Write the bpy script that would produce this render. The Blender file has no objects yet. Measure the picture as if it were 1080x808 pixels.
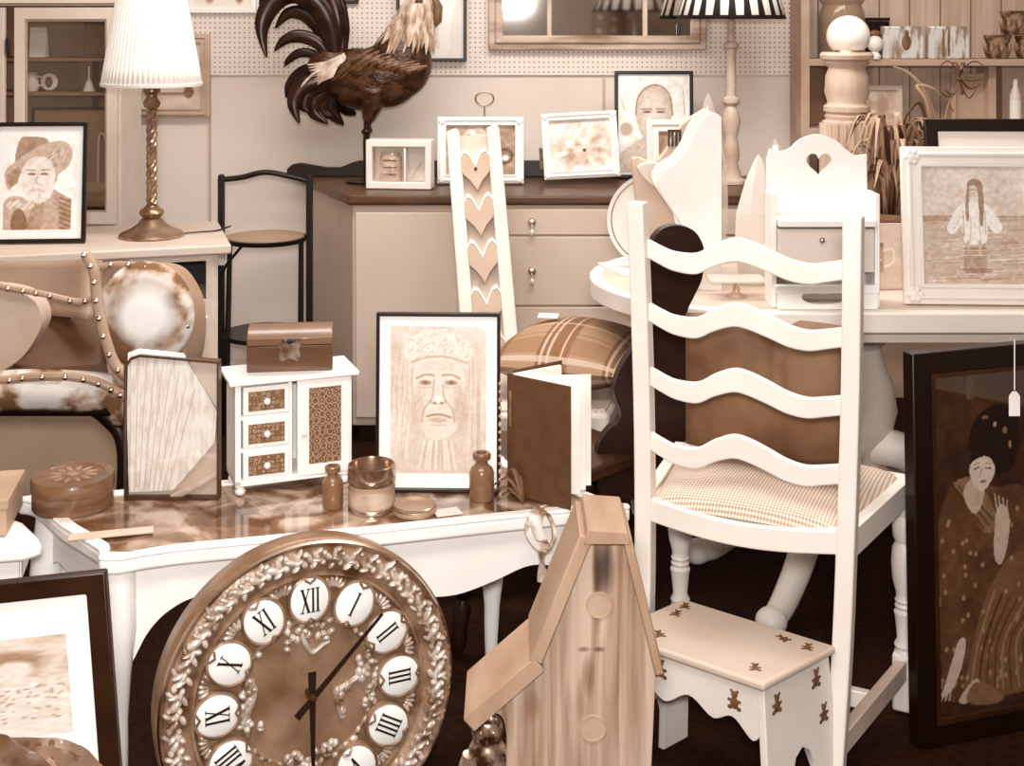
import bpy, bmesh, math, random
import numpy as np
from mathutils import Vector, Matrix, Euler
random.seed(7); np.random.seed(7)
S = bpy.context.scene
COL = S.collection
PI = math.pi

# ---------------------------------------------------------------- camera
F, YH, H = 1400.0, 20.0, 1.45
cam_d = bpy.data.cameras.new('camera'); cam = bpy.data.objects.new('camera', cam_d); COL.objects.link(cam)
cam.location = (0, 0, H); cam.rotation_euler = (PI/2, 0, 0)
cam_d.sensor_width = 36; cam_d.lens = 36*F/1080; cam_d.shift_y = -(404-YH)/1080
cam_d.clip_start = .05
S.camera = cam
S.view_settings.view_transform = 'Standard'; S.view_settings.look = 'None'
S.view_settings.gamma = 1; S.view_settings.use_curve_mapping = False
S.view_settings.exposure = 0.33
# ---------------------------------------------------------------- light
w = bpy.data.worlds.new('world'); S.world = w; w.use_nodes = True
w.node_tree.nodes['Background'].inputs[0].default_value = (1, .985, .96, 1)
w.node_tree.nodes['Background'].inputs[1].default_value = .47
def area(name, loc, rot, sx, sy, power, col=(1, .99, .972)):
    l = bpy.data.lights.new(name, 'AREA'); l.shape = 'RECTANGLE'; l.size = sx; l.size_y = sy; l.energy = power; l.color = col
    o = bpy.data.objects.new(name, l); COL.objects.link(o); o.location = loc; o.rotation_euler = rot
    return o
area('camera_flash', (.0, -.05, 1.60), (math.radians(80), 0, 0), .22, .14, 50)
area('added_strip_near', (-.3, 1.2, 2.55), (0, 0, 0), 1.6, .5, 24)  # out-of-view ceiling light, added to brighten the near half
area('added_strip_far', (.1, 3.6, 2.55), (0, 0, 0), 2.6, .5, 42)  # out-of-view ceiling light, added to brighten the far half

# ---------------------------------------------------------------- sepia palette
RAMP = [(0,(16,3,0)),(.08,(40,17,4)),(.2,(72,41,19)),(.35,(112,76,48)),(.5,(150,114,86)),(.65,(186,156,132)),(.8,(219,199,183)),(.92,(241,230,220)),(1,(252,249,244))]
def s2l(c): return c/12.92 if c <= .04045 else ((c+.055)/1.055)**2.4
def sep(g):
    g = min(1, max(0, g))
    for (a, ca), (b, cb) in zip(RAMP, RAMP[1:]):
        if g <= b:
            t = (g-a)/(b-a); return tuple(s2l((ca[i]*(1-t)+cb[i]*t)/255) for i in range(3))+(1,)
RX = np.array([r[0] for r in RAMP]); RC = np.array([r[1] for r in RAMP], float)
def sepnp(g):
    g = np.clip(g, 0, 1); c = np.stack([np.interp(g, RX, RC[:, i])/255 for i in range(3)], -1)
    return np.where(c <= .04045, c/12.92, ((c+.055)/1.055)**2.4)

MATS = {}
def base_mat(name, rough=.5, metal=0, coat=0, spec=.5):
    m = bpy.data.materials.new(name); m.use_nodes = True
    b = m.node_tree.nodes['Principled BSDF']
    b.inputs['Roughness'].default_value = rough; b.inputs['Metallic'].default_value = metal
    b.inputs['Coat Weight'].default_value = coat; b.inputs['Specular IOR Level'].default_value = spec
    return m, m.node_tree.nodes, m.node_tree.links, b
def mat(name, g, g2=None, rough=.5, scale=9, metal=0, coat=0, bump=0, stretch=(1,1,1), detail=4, lo=.35, hi=.65, spec=.4, bscale=None):
    if name in MATS: return MATS[name]
    if g2 is None: g2 = g-.03
    m, n, l, b = base_mat(name, rough, metal, coat, spec)
    tc = n.new('ShaderNodeTexCoord'); mp = n.new('ShaderNodeMapping'); mp.inputs['Scale'].default_value = stretch
    nz = n.new('ShaderNodeTexNoise'); nz.inputs['Scale'].default_value = scale; nz.inputs['Detail'].default_value = detail
    cr = n.new('ShaderNodeValToRGB'); e = cr.color_ramp.elements
    e[0].position = lo; e[1].position = hi; e[0].color = sep(g2); e[1].color = sep(g)
    l.new(tc.outputs['Object'], mp.inputs[0]); l.new(mp.outputs[0], nz.inputs['Vector']); l.new(nz.outputs['Fac'], cr.inputs[0]); l.new(cr.outputs[0], b.inputs['Base Color'])
    if bump:
        bp = n.new('ShaderNodeBump'); bp.inputs['Strength'].default_value = bump; bp.inputs['Distance'].default_value = .004
        if bscale:
            n2 = n.new('ShaderNodeTexNoise'); n2.inputs['Scale'].default_value = bscale; l.new(mp.outputs[0], n2.inputs['Vector']); l.new(n2.outputs['Fac'], bp.inputs['Height'])
        else: l.new(nz.outputs['Fac'], bp.inputs['Height'])
        l.new(bp.outputs[0], b.inputs['Normal'])
    MATS[name] = m; return m
def math_n(n, l, op, a, b_=None):
    q = n.new('ShaderNodeMath'); q.operation = op
    for i, v in enumerate((a, b_)):
        if v is None: continue
        if isinstance(v, (int, float)): q.inputs[i].default_value = v
        else: l.new(v, q.inputs[i])
    return q.outputs[0]
def mix_n(n, l, fac, ca, cb):
    q = n.new('ShaderNodeMix'); q.data_type = 'RGBA'
    l.new(fac, q.inputs[0])
    for i, v in ((6, ca), (7, cb)):
        if isinstance(v, tuple): q.inputs[i].default_value = v
        else: l.new(v, q.inputs[i])
    return q.outputs[2]
def xyz(n, l):
    tc = n.new('ShaderNodeTexCoord'); s = n.new('ShaderNodeSeparateXYZ'); l.new(tc.outputs['Object'], s.inputs[0]); return s.outputs
def glass(name, tint=.9, refl=.12, rough=.02):
    if name in MATS: return MATS[name]
    m = bpy.data.materials.new(name); m.use_nodes = True; n = m.node_tree.nodes; l = m.node_tree.links; n.clear()
    o = n.new('ShaderNodeOutputMaterial'); t = n.new('ShaderNodeBsdfTransparent'); t.inputs[0].default_value = (tint, tint*.99, tint*.98, 1)
    g = n.new('ShaderNodeBsdfGlossy'); g.inputs['Roughness'].default_value = rough; g.inputs[0].default_value = (.95,.9,.85,1)
    f = n.new('ShaderNodeLayerWeight'); f.inputs[0].default_value = .5
    a = math_n(n, l, 'ADD', math_n(n, l, 'MULTIPLY', math_n(n, l, 'POWER', f.outputs['Facing'], 4), .7), refl)
    mx = n.new('ShaderNodeMixShader'); l.new(a, mx.inputs[0]); l.new(t.outputs[0], mx.inputs[1]); l.new(g.outputs[0], mx.inputs[2]); l.new(mx.outputs[0], o.inputs[0])
    MATS[name] = m; return m
def pane(name, tint, dens, rough=.3):
    """milky / plastic sheet: part diffuse, part see-through"""
    if name in MATS: return MATS[name]
    m, n, l, b = base_mat(name, rough); b.inputs['Base Color'].default_value = sep(tint); b.inputs['Alpha'].default_value = dens
    MATS[name] = m; return m

white = mat('white_paint', .99, .96, .42, 6)
cream = mat('cream_paint', .93, .89, .45, 5)
cream2 = mat('cream_gloss', .95, .9, .3, 5)
ivory = mat('ivory_paint', .86, .81, .5, 6)
beige = mat('beige_laminate', .80, .76, .5, 4)
black = mat('black_lacquer', .035, .02, .35, 12)
darkwood = mat('dark_wood', .09, .05, .35, 10, stretch=(1,1,6))
blackwood = mat('black_wood', .03, .01, .4, 10)
browntop = mat('brown_wood_top', .30, .2, .35, 6, stretch=(1,8,8))
midwood = mat('mid_wood', .42, .33, .45, 14, stretch=(1,1,6))
brass = mat('antique_brass', .66, .48, .28, 14, metal=.75)
steel = mat('bright_metal', .85, .7, .25, 14, metal=1)
matboard = mat('mat_board', 1.0, .99, .8, 4)
paper = mat('paper', .95, .91, .8, 8)
vcol = None
def vmat(rough=.5):
    global vcol
    if vcol: return vcol
    m, n, l, b = base_mat('printed_picture', rough); a = n.new('ShaderNodeVertexColor'); a.layer_name = 'Col'; l.new(a.outputs[0], b.inputs['Base Color']); vcol = m; return m

# ---------------------------------------------------------------- mesh helpers
def W(px, py, Y): return Vector(((px-540)*Y/F, Y, H-(py-YH)*Y/F))
def Xp(px, Y): return (px-540)*Y/F
def Zp(py, Y): return H-(py-YH)*Y/F
def Yz(py, Z): return (H-Z)*F/(py-YH)
def crom(pts, n=8, closed=False):
    P = [Vector(p) for p in pts]; out = []; N = len(P)
    rng = range(N if closed else N-1)
    for i in rng:
        g = (lambda k: P[k % N]) if closed else (lambda k: P[min(max(k, 0), N-1)])
        a, b, c, d = g(i-1), g(i), g(i+1), g(i+2)
        for k in range(n):
            t = k/n
            out.append(.5*((2*b)+(c-a)*t+(2*a-5*b+4*c-d)*t*t+(3*b-a-3*c+d)*t**3))
    if not closed: out.append(P[-1])
    return out
class MB:
    def __init__(s): s.bm = bmesh.new()
    def box(s, c, d, r=(0,0,0), taper=1):
        M = Matrix.Translation(c) @ Euler(r).to_matrix().to_4x4()
        v = []
        for z in (-.5, .5):
            k = 1 if z < 0 else taper
            for x, y in ((-.5,-.5),(.5,-.5),(.5,.5),(-.5,.5)): v.append(s.bm.verts.new(M @ Vector((x*d[0]*k, y*d[1]*k, z*d[2]))))
        for f in ((0,3,2,1),(4,5,6,7),(0,1,5,4),(1,2,6,5),(2,3,7,6),(3,0,4,7)): s.bm.faces.new([v[i] for i in f])
        return s
    def prism(s, pts, a, b, plane='xz', M=None, hole=None):
        """outline in a plane, extruded from a to b along the third axis"""
        def tr(u, v, t):
            p = {'xz': Vector((u, t, v)), 'xy': Vector((u, v, t)), 'yz': Vector((t, u, v))}[plane]
            return M @ p if M else p
        P = [(p[0], p[1]) for p in pts]
        A = [s.bm.verts.new(tr(u, v, a)) for u, v in P]; B = [s.bm.verts.new(tr(u, v, b)) for u, v in P]
        n = len(P)
        for i in range(n): s.bm.faces.new((A[i], A[(i+1)%n], B[(i+1)%n], B[i]))
        if hole is None:
            for L in (A, B):
                f = s.bm.faces.new(L); f.normal_update(); bmesh.ops.triangulate(s.bm, faces=[f])
        else:
            Q = [(p[0], p[1]) for p in hole]
            C = [s.bm.verts.new(tr(u, v, a)) for u, v in Q]; D = [s.bm.verts.new(tr(u, v, b)) for u, v in Q]; m = len(Q)
            for i in range(m): s.bm.faces.new((C[i], C[(i+1)%m], D[(i+1)%m], D[i]))
            for L, K in ((A, C), (B, D)):
                ed = []
                for LL in (L, K):
                    for i in range(len(LL)):
                        e = s.bm.edges.get((LL[i], LL[(i+1)%len(LL)])) or s.bm.edges.new((LL[i], LL[(i+1)%len(LL)])); ed.append(e)
                bmesh.ops.triangle_fill(s.bm, edges=ed, use_beauty=True)
        return s
    def tube(s, path, rad, n=10, squash=1, caps=True, up=None):
        P = [Vector(p) for p in path]; R = rad if isinstance(rad, (list, tuple)) else [rad]*len(P)
        if len(R) != len(P): R = list(np.interp(np.linspace(0, 1, len(P)), np.linspace(0, 1, len(R)), R))
        rings = []; ref = Vector(up) if up else None
        prevN = None
        for i, p in enumerate(P):
            t = (P[min(i+1, len(P)-1)]-P[max(i-1, 0)]).normalized()
            if prevN is None:
                a = ref or (Vector((0,0,1)) if abs(t.z) < .9 else Vector((1,0,0))); N = t.cross(a).normalized()
            else: N = (prevN-t*prevN.dot(t)).normalized()
            prevN = N; B = t.cross(N)
            rings.append([s.bm.verts.new(p+(N*math.cos(2*PI*k/n)*squash+B*math.sin(2*PI*k/n))*max(R[i], 1e-4)) for k in range(n)])
        for a, b in zip(rings, rings[1:]):
            for k in range(n): s.bm.faces.new((a[k], a[(k+1)%n], b[(k+1)%n], b[k]))
        if caps: s.bm.faces.new(rings[0][::-1]); s.bm.faces.new(rings[-1])
        return s
    def lathe(s, prof, c=(0,0,0), n=32, sx=1, sy=1, M=None):
        c = Vector(c); rings = []
        for r, z in prof:
            rings.append([s.bm.verts.new((M @ Vector((r*math.cos(2*PI*k/n)*sx, r*math.sin(2*PI*k/n)*sy, z)) if M else Vector((r*math.cos(2*PI*k/n)*sx, r*math.sin(2*PI*k/n)*sy, z)))+c) for k in range(n)])
        for a, b in zip(rings, rings[1:]):
            for k in range(n): s.bm.faces.new((a[k], a[(k+1)%n], b[(k+1)%n], b[k]))
        return s
    def ball(s, c, r, seg=16, rot=(0,0,0)):
        if isinstance(r, (int, float)): r = (r, r, r)
        M = Matrix.Translation(c) @ Euler(rot).to_matrix().to_4x4() @ Matrix.Diagonal((r[0], r[1], r[2], 1))
        bmesh.ops.create_uvsphere(s.bm, u_segments=seg, v_segments=max(6, seg//2+2), radius=1, matrix=M); return s
    def grid(s, fn, nu, nv, thick=0):
        V = [[s.bm.verts.new(fn(i/nu, j/nv)) for j in range(nv+1)] for i in range(nu+1)]
        for i in range(nu):
            for j in range(nv): s.bm.faces.new((V[i][j], V[i+1][j], V[i+1][j+1], V[i][j+1]))
        return s
    def build(s, name, m, parent=None, bevel=0, smooth=True, solid=0, sub=0, remesh=0, kind=None, label=None, seg=2, disp=None):
        bmesh.ops.remove_doubles(s.bm, verts=s.bm.verts, dist=1e-6)
        bmesh.ops.recalc_face_normals(s.bm, faces=s.bm.faces)
        me = bpy.data.meshes.new(name); s.bm.to_mesh(me); s.bm.free()
        o = bpy.data.objects.new(name, me); COL.objects.link(o)
        if m: me.materials.append(m)
        if parent: o.parent = parent
        if smooth:
            me.shade_smooth()
            if not (sub or remesh): me.set_sharp_from_angle(angle=math.radians(38))
        if solid: q = o.modifiers.new('solid', 'SOLIDIFY'); q.thickness = solid; q.offset = 0
        if remesh: q = o.modifiers.new('remesh', 'REMESH'); q.mode = 'VOXEL'; q.voxel_size = remesh; q.use_smooth_shade = True; q = o.modifiers.new('smooth', 'SMOOTH'); q.iterations = 6; q.factor = .6
        if bevel: q = o.modifiers.new('bevel', 'BEVEL'); q.width = bevel; q.segments = seg; q.limit_method = 'ANGLE'; q.angle_limit = math.radians(40)
        if sub: q = o.modifiers.new('sub', 'SUBSURF'); q.levels = sub; q.render_levels = sub
        if kind: o['kind'] = kind
        if label: o['label'] = label
        return o
def thing(name, label, cat, loc=(0,0,0), rz=0, group=None, rx=0):
    o = bpy.data.objects.new(name, None); COL.objects.link(o); o.location = loc; o.rotation_euler = (rx, 0, rz); o.empty_display_size = .05
    o['label'] = label; o['category'] = cat
    if group: o['group'] = group
    return o
def tag(o, label, cat, group=None):
    o['label'] = label; o['category'] = cat
    if group: o['group'] = group
    return o
def bx(name, m, parent, c, d, bevel=.002, r=(0,0,0), **k): return MB().box(c, d, r).build(name, m, parent, bevel, **k)
def rect(w, h, x=0, z=0): return [(x-w/2, z-h/2), (x+w/2, z-h/2), (x+w/2, z+h/2), (x-w/2, z+h/2)]

# ---------------------------------------------------------------- canvas for printed / drawn pictures (vertex colours)
class Cv:
    def __init__(s, nx, ny, bg):
        s.nx, s.ny = nx, ny; s.U, s.V = np.meshgrid(np.linspace(0, 1, nx), np.linspace(0, 1, ny), indexing='ij'); s.a = np.full((nx, ny), float(bg)); s.asp = ny/nx
    def _bl(s, m, v): s.a = s.a*(1-m)+v*m
    def ell(s, cx, cy, rx, ry, v, soft=.15, rot=0, al=1):
        c, q = math.cos(rot), math.sin(rot); dx = (s.U-cx); dy = (s.V-cy)*s.asp
        x = (dx*c+dy*q)/rx; y = (-dx*q+dy*c)/(ry*s.asp)
        d = np.sqrt(x*x+y*y); s._bl(np.clip((1-d)/soft+.5, 0, 1)*al, v); return s
    def poly(s, pts, v, al=1, smooth=0):
        if smooth: pts = [(p.x, p.y) for p in crom([(a, b, 0) for a, b in pts], smooth, True)]
        ins = np.zeros(s.a.shape, bool); j = len(pts)-1
        for i in range(len(pts)):
            xi, yi = pts[i]; xj, yj = pts[j]
            c = ((yi > s.V) != (yj > s.V)) & (s.U < (xj-xi)*(s.V-yi)/((yj-yi) or 1e-9)+xi); ins ^= c; j = i
        s._bl(ins*al, v); return s
    def line(s, pts, wd, v, al=1, smooth=0):
        if smooth: pts = [(p.x, p.y) for p in crom([(a, b, 0) for a, b in pts], smooth)]
        m = np.zeros(s.a.shape)
        for (x0, y0), (x1, y1) in zip(pts, pts[1:]):
            y0_, y1_ = y0*s.asp, y1*s.asp; dx, dy = x1-x0, y1_-y0_; L = dx*dx+dy*dy or 1e-9
            t = np.clip(((s.U-x0)*dx+(s.V*s.asp-y0_)*dy)/L, 0, 1)
            d = np.hypot(s.U-x0-t*dx, s.V*s.asp-y0_-t*dy); m = np.maximum(m, np.clip((wd-d)/(wd*.6)+.3, 0, 1))
        s._bl(m*al, v); return s
    def noise(s, n, amp, oct=3):
        for k in range(oct):
            c = n*2**k; r = np.random.rand(c+2, int(c*s.asp)+3)-.5
            x = s.U*c; y = s.V*(r.shape[1]-2); i = x.astype(int); j = y.astype(int); fx = x-i; fy = y-j
            fx = fx*fx*(3-2*fx); fy = fy*fy*(3-2*fy)
            i1 = np.minimum(i+1, r.shape[0]-1); j1 = np.minimum(j+1, r.shape[1]-1)
            s.a = s.a+amp/(k+1)*2*((r[i, j]*(1-fx)+r[i1, j]*fx)*(1-fy)+(r[i, j1]*(1-fx)+r[i1, j1]*fx)*fy)
        return s
    def build(s, name, w, h, c, parent, label=None):
        """upright sheet facing -y, centre c"""
        bm = bmesh.new(); lay = bm.verts.layers.float_color.new('Col'); colr = sepnp(s.a)
        V = [[None]*s.ny for _ in range(s.nx)]
        for i in range(s.nx):
            for j in range(s.ny):
                v = bm.verts.new((c[0]+(i/(s.nx-1)-.5)*w, c[1], c[2]+(j/(s.ny-1)-.5)*h)); v[lay] = (*[float(q) for q in colr[i, j]], 1); V[i][j] = v
        for i in range(s.nx-1):
            for j in range(s.ny-1): bm.faces.new((V[i][j], V[i+1][j], V[i+1][j+1], V[i][j+1]))
        me = bpy.data.meshes.new(name); bm.to_mesh(me); bm.free(); me.materials.append(vmat())
        o = bpy.data.objects.new(name, me); COL.objects.link(o); o.parent = parent
        if label: o['label'] = label
        return o

def framed(name, label, cat, loc, rz, lean, w, h, bw, m, cv, pw=None, ph=None, depth=.018, pic_dx=0, pic_dz=0, raised=0, mb=None, group=None, glassy=False, strut=False, sides=None):
    """picture frame standing on its bottom edge, facing -y, leaning back by `lean`"""
    t = thing(name, label, cat, (loc[0], loc[1], loc[2]+depth*math.sin(lean)+.0006), rz, group, rx=-lean)
    b = MB(); zc = h/2
    b.prism(rect(w, h, 0, zc), 0, depth, hole=rect(w-2*bw, h-2*bw, 0, zc))
    b.build('frame', m, t, min(.003, bw*.2))
    if raised:
        for k, (q, d) in enumerate(((.28, .009), (.8, .006))):
            b = MB(); e = bw*q; b.prism(rect(w-2*e, h-2*e, 0, zc), -d, .001, hole=rect(w-2*e-bw*.36, h-2*e-bw*.36, 0, zc)); b.build('moulding', m, t, .0025)
        if raised > 1:
            for sx in (-1, 1):
                for sz in (0, 1):
                    b = MB()
                    cx = sx*(w/2-bw*.5); cz = bw*.5 if sz == 0 else h-bw*.5
                    for k in range(6): b.ball((cx+math.cos(k*PI/3)*bw*.26, -.006, cz+math.sin(k*PI/3)*bw*.26), (bw*.15, .005, bw*.15), 8)
                    b.ball((cx, -.006, cz), (bw*.32, .005, bw*.32), 8); b.build('corner_ornament', m, t)
    bx('back_board', mb or matboard, t, (0, depth*.75, zc), (w-bw*1.2, depth*.4, h-bw*1.2), 0)
    if pw is None: pw, ph = w-2*bw, h-2*bw
    if cv is not None: cv.build('picture', pw, ph, (pic_dx, depth*.5, zc+pic_dz), t)
    if glassy: bx('glass', glass('picture_glass', .99, .06), t, (0, depth*.28, zc), (w-2*bw+.002, .0015, h-2*bw+.002), 0)
    if strut: b = MB(); b.box((0, depth+h*.09, h*.42), (.05, .004, h*.66), (math.radians(16), 0, 0)); b.build('easel_strut', darkwood, t)
    return t
# ================================================================ THE ROOM
def struct(name, m, c, d, bevel=0): o = bx(name, m, None, c, d, bevel); o['kind'] = 'structure'; return o
carpet = mat('dark_carpet', .10, .05, .95, 60, bump=.6, spec=.1)
wallm = mat('wall_panel_paint', .86, .83, .6, 1.2)
def wall_peg():
    m, n, l, b = base_mat('pegboard', .6)
    s = xyz(n, l); k = 1/.019
    fx = math_n(n, l, 'SUBTRACT', math_n(n, l, 'FRACT', math_n(n, l, 'MULTIPLY', s[0], k)), .5)
    fz = math_n(n, l, 'SUBTRACT', math_n(n, l, 'FRACT', math_n(n, l, 'MULTIPLY', s[2], k)), .5)
    d = math_n(n, l, 'SQRT', math_n(n, l, 'ADD', math_n(n, l, 'MULTIPLY', fx, fx), math_n(n, l, 'MULTIPLY', fz, fz)))
    f = math_n(n, l, 'LESS_THAN', d, .17)
    l.new(mix_n(n, l, f, sep(.87), sep(.5)), b.inputs['Base Color']); return m
def tg():
    m, n, l, b = base_mat('tongue_and_groove', .6)
    s = xyz(n, l); fr = math_n(n, l, 'FRACT', math_n(n, l, 'MULTIPLY', s[0], 1/.118))
    f = math_n(n, l, 'LESS_THAN', fr, .05)
    nz = n.new('ShaderNodeTexNoise'); tc = n.new('ShaderNodeTexCoord'); mp = n.new('ShaderNodeMapping'); mp.inputs['Scale'].default_value = (14, 1, 1.2)
    l.new(tc.outputs['Object'], mp.inputs[0]); l.new(mp.outputs[0], nz.inputs['Vector']); nz.inputs['Scale'].default_value = 3
    cr = n.new('ShaderNodeValToRGB'); e = cr.color_ramp.elements; e[0].color = sep(.66); e[1].color = sep(.74); e[0].position = .35; e[1].position = .65; l.new(nz.outputs['Fac'], cr.inputs[0])
    l.new(mix_n(n, l, f, cr.outputs[0], sep(.42)), b.inputs['Base Color'])
    return m
struct('floor', carpet, (.3, 1.6, -.05), (6.6, 7.4, .1))
struct('ceiling', mat('ceiling_paint', .9, .88, .8, 2), (.3, 1.6, 2.65), (6.6, 7.4, .1))
struct('wall_back', wallm, (.3, 5.2, 1.3), (6.6, .1, 2.6))
struct('wall_front', wallm, (.3, -2.05, 1.3), (6.6, .1, 2.6))
struct('wall_left', wallm, (-2.95, 1.6, 1.3), (.1, 7.3, 2.6))
struct('wall_right', wallm, (3.55, 1.6, 1.3), (.1, 7.3, 2.6))
struct('trim_1', wall_peg(), (-.56, 5.144, 1.9165), (3.36, .012, 1.367))           # pegboard above the smooth panels
struct('trim_2', mat('panel_joint', .7, .68, .6), (Xp(221, 5.14), 5.146, .62), (.008, .008, 1.23))
struct('trim_3', MATS['panel_joint'], (Xp(637, 5.14), 5.146, .62), (.008, .008, 1.23))
struct('trim_4', tg(), (2.32, 5.14, 1.3), (2.36, .02, 2.6))
struct('baseboard_back', cream, (-.56, 5.14, .05), (3.36, .02, .1))
# unseen ceiling strip lamps, added to light the room
em = bpy.data.materials.new('added_diffuser'); em.use_nodes = True
em.node_tree.nodes['Principled BSDF'].inputs['Emission Color'].default_value = (1, .96, .9, 1); em.node_tree.nodes['Principled BSDF'].inputs['Emission Strength'].default_value = 2
for (x, y, wd, lb) in ((-.3, 1.2, 1.6, 'white strip ceiling lamp, unseen, added to light the front of the shop'), (.1, 3.6, 2.6, 'longer white strip ceiling lamp, unseen, added to light the pegboard end')):
    t = thing('added_ceiling_lamp', lb, 'lamp', (x, y, 2.6), 0, 'added ceiling strip lamps')
    bx('housing', white, t, (0, 0, -.012), (wd+.06, .56, .02)); bx('diffuser', em, t, (0, 0, -.028), (wd, .5, .01))

# ================================================================ LEFT: glazed cabinet, desk
YC = 4.78
t = thing('display_cabinet', 'tall pale display cabinet with glazed doors behind the desk', 'cabinet', (Xp(64, YC), YC, 0))
cz0, cz1 = Zp(236, YC), Zp(8, YC)
def cx(px): return Xp(px, YC)-Xp(64, YC)
L0, R0 = cx(-75), cx(126)
for a, nm in ((L0+.01, 'side_panel'), (R0-.01, 'side_panel')): bx(nm, ivory, t, (a, .15, (cz1+.02)/2), (.02, .27, cz1+.02))
bx('back_panel', mat('cabinet_back', .56, .48, .6, 5), t, ((L0+R0)/2, .275, (cz1+.02)/2), (R0-L0-.04, .01, cz1), 0)
bx('top_panel', ivory, t, ((L0+R0)/2, .13, cz1+.03), (R0-L0+.03, .31, .03))
bx('lower_front', ivory, t, ((L0+R0)/2, .01, cz0/2), (R0-L0-.04, .02, cz0-.01))
for z in (Zp(62, YC+.15), Zp(98, YC+.12), cz0+.04): bx('shelf', mat('cabinet_shelf', .5, .42, .5, 6), t, ((L0+R0)/2, .155, z), (R0-L0-.04, .225, .012), .001)
bx('partition', MATS['cabinet_back'], t, (cx(73), .23, (cz0+cz1)/2), (.045, .08, cz1-cz0-.02), 0)
d = MB(); zc = (cz0+cz1)/2; hh = cz1-cz0
xa, xb = cx(17), cx(125)
dm = mat('cabinet_door_paint', .84, .78, .5, 6, stretch=(1,1,.3))
o = MB().prism(rect(xb-xa, hh, (xa+xb)/2, zc), -.022, 0, hole=rect(xb-xa-.075, hh-.085, (xa+xb)/2, zc)).build('door', dm, t, .003)
MB().prism(rect(xb-xa-.074, hh-.084, (xa+xb)/2, zc), -.015, -.006, hole=rect(xb-xa-.09, hh-.1, (xa+xb)/2, zc)).build('bead', mat('bead_tan', .66, .6, .5), o, .002)
bx('glass', glass('cabinet_glass', .92, .06), o, ((xa+xb)/2, -.010, zc), (xb-xa-.07, .003, hh-.08), 0)
bx('hinge', darkwood, o, (cx(11), -.026, Zp(48, YC)), (.012, .012, .055))
xa2 = cx(-72); xb2 = cx(7)
o = MB().prism(rect(xb2-xa2, hh, (xa2+xb2)/2, zc), -.022, 0, hole=rect(xb2-xa2-.075, hh-.085, (xa2+xb2)/2, zc)).build('door', dm, t, .003)
bx('glass', MATS['cabinet_glass'], o, ((xa2+xb2)/2, -.010, zc), (xb2-xa2-.07, .003, hh-.08), 0)
# things in the cabinet
YS = YC+.12
zS = Zp(98, YC+.12)+.0065
def shelfthing(px): return (Xp(px, YS), YS, zS)
def lathe_thing(name, label, cat, loc, prof, m, group=None, n=24, parts=None):
    o = MB().lathe(prof, n=n).build(name, m); o.location = loc; tag(o, label, cat, group); return o
lathe_thing('hand_bell', 'small white bell with a tall handle on the cabinet shelf', 'bell', shelfthing(94), [(0,0),(.022,0),(.02,.008),(.012,.03),(.008,.04),(.004,.045),(.0035,.09),(0,.092)], cream)
t = thing('round_plate', 'little round decorated dish standing on edge in the cabinet', 'plate', shelfthing(52))
MB().ball((0, 0, .034), (.032, .006, .032)).build('dish', cream, t); MB().ball((0, -.005, .034), (.015, .004, .02)).build('painted_flower', midwood, t)
t = thing('creamer_jug', 'small pale jug at the left of the cabinet shelf', 'jug', shelfthing(34))
MB().lathe([(.018,0),(.026,.02),(.02,.05),(.016,.06),(.02,.068),(.017,.066),(.013,.058),(0,.01)]).build('jug_body', ivory, t); MB().tube([(.018,0,.055),(.04,0,.05),(.04,0,.025),(.022,0,.018)], .004).build('handle', ivory, t)
t = thing('paper_card', 'pale folded card propped on the top shelf of the glazed cabinet', 'card', (Xp(40, YS), YS, Zp(62, YC+.15)+.0065))
bx('front_leaf', paper, t, (0, 0, .055), (.06, .002, .11), 0, (-.12, 0, 0)); bx('back_leaf', paper, t, (0, .02, .055), (.06, .002, .11), 0, (.16, 0, 0))
t = thing('wooden_box', 'brown upright box at right inside the glazed cabinet', 'box', (Xp(104, YS), YS, Zp(62, YC+.15)+.0065))
bx('box_body', midwood, t, (0, 0, .06), (.085, .06, .12)); bx('lid', darkwood, t, (0, 0, .127), (.09, .065, .012))
t = thing('framed_board', 'brown dark-framed board with a pale hooked cane, inside the glazed cabinet', 'picture', (Xp(77, 4.83), 4.815, cz0+.047), rx=-.03)
fw, fh = .30, Zp(112, 4.83)-cz0-.05
MB().prism(rect(fw, fh, 0, fh/2), 0, .012, hole=rect(fw-.02, fh-.02, 0, fh/2)).build('frame', black, t)
bx('board', mat('brown_board', .48, .44, .7, 8), t, (0, .009, fh/2), (fw-.02, .004, fh-.02), 0)
MB().tube(crom([(.095,-.002,.10),(.095,-.002,.2),(.097,-.002,.262),(.108,-.002,.275),(.12,-.002,.262),(.121,-.002,.25)], 6), .0045, 8).build('cane', mat('pale_cane', .72, .66), t)

# desk -----------------------------------------------------------------
t = thing('side_desk', 'pale wooden desk carrying the pleated lamp and old man portrait', 'desk', (Xp(244, 4.12), 4.12, 0), math.radians(17))
dw, dd = 1.25, .50
deskm = mat('desk_paint', .82, .77, .5, 5, stretch=(.6,3,3))
bx('top', deskm, t, (-dw/2, dd/2, .735), (dw, dd, .03), .006)
bx('side_panel', deskm, t, (-.05, dd/2, .36), (.022, dd-.05, .72)); bx('side_panel', deskm, t, (-dw+.05, dd/2, .36), (.022, dd-.05, .72))
bx('back_panel', deskm, t, (-dw/2, dd-.04, .36), (dw-.14, .012, .72), 0)
bx('front_panel', mat('desk_front', .66, .62, .6, 3), t, (-.74, .03, .36), (.88, .018, .72))
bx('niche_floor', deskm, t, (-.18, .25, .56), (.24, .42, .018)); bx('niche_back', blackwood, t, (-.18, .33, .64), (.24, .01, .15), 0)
MB().prism(rect(.255, .72, -.18, .36), .018, .04, hole=rect(.21, .12, -.18, .64)).build('front_frame', deskm, t, .002)
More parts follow.
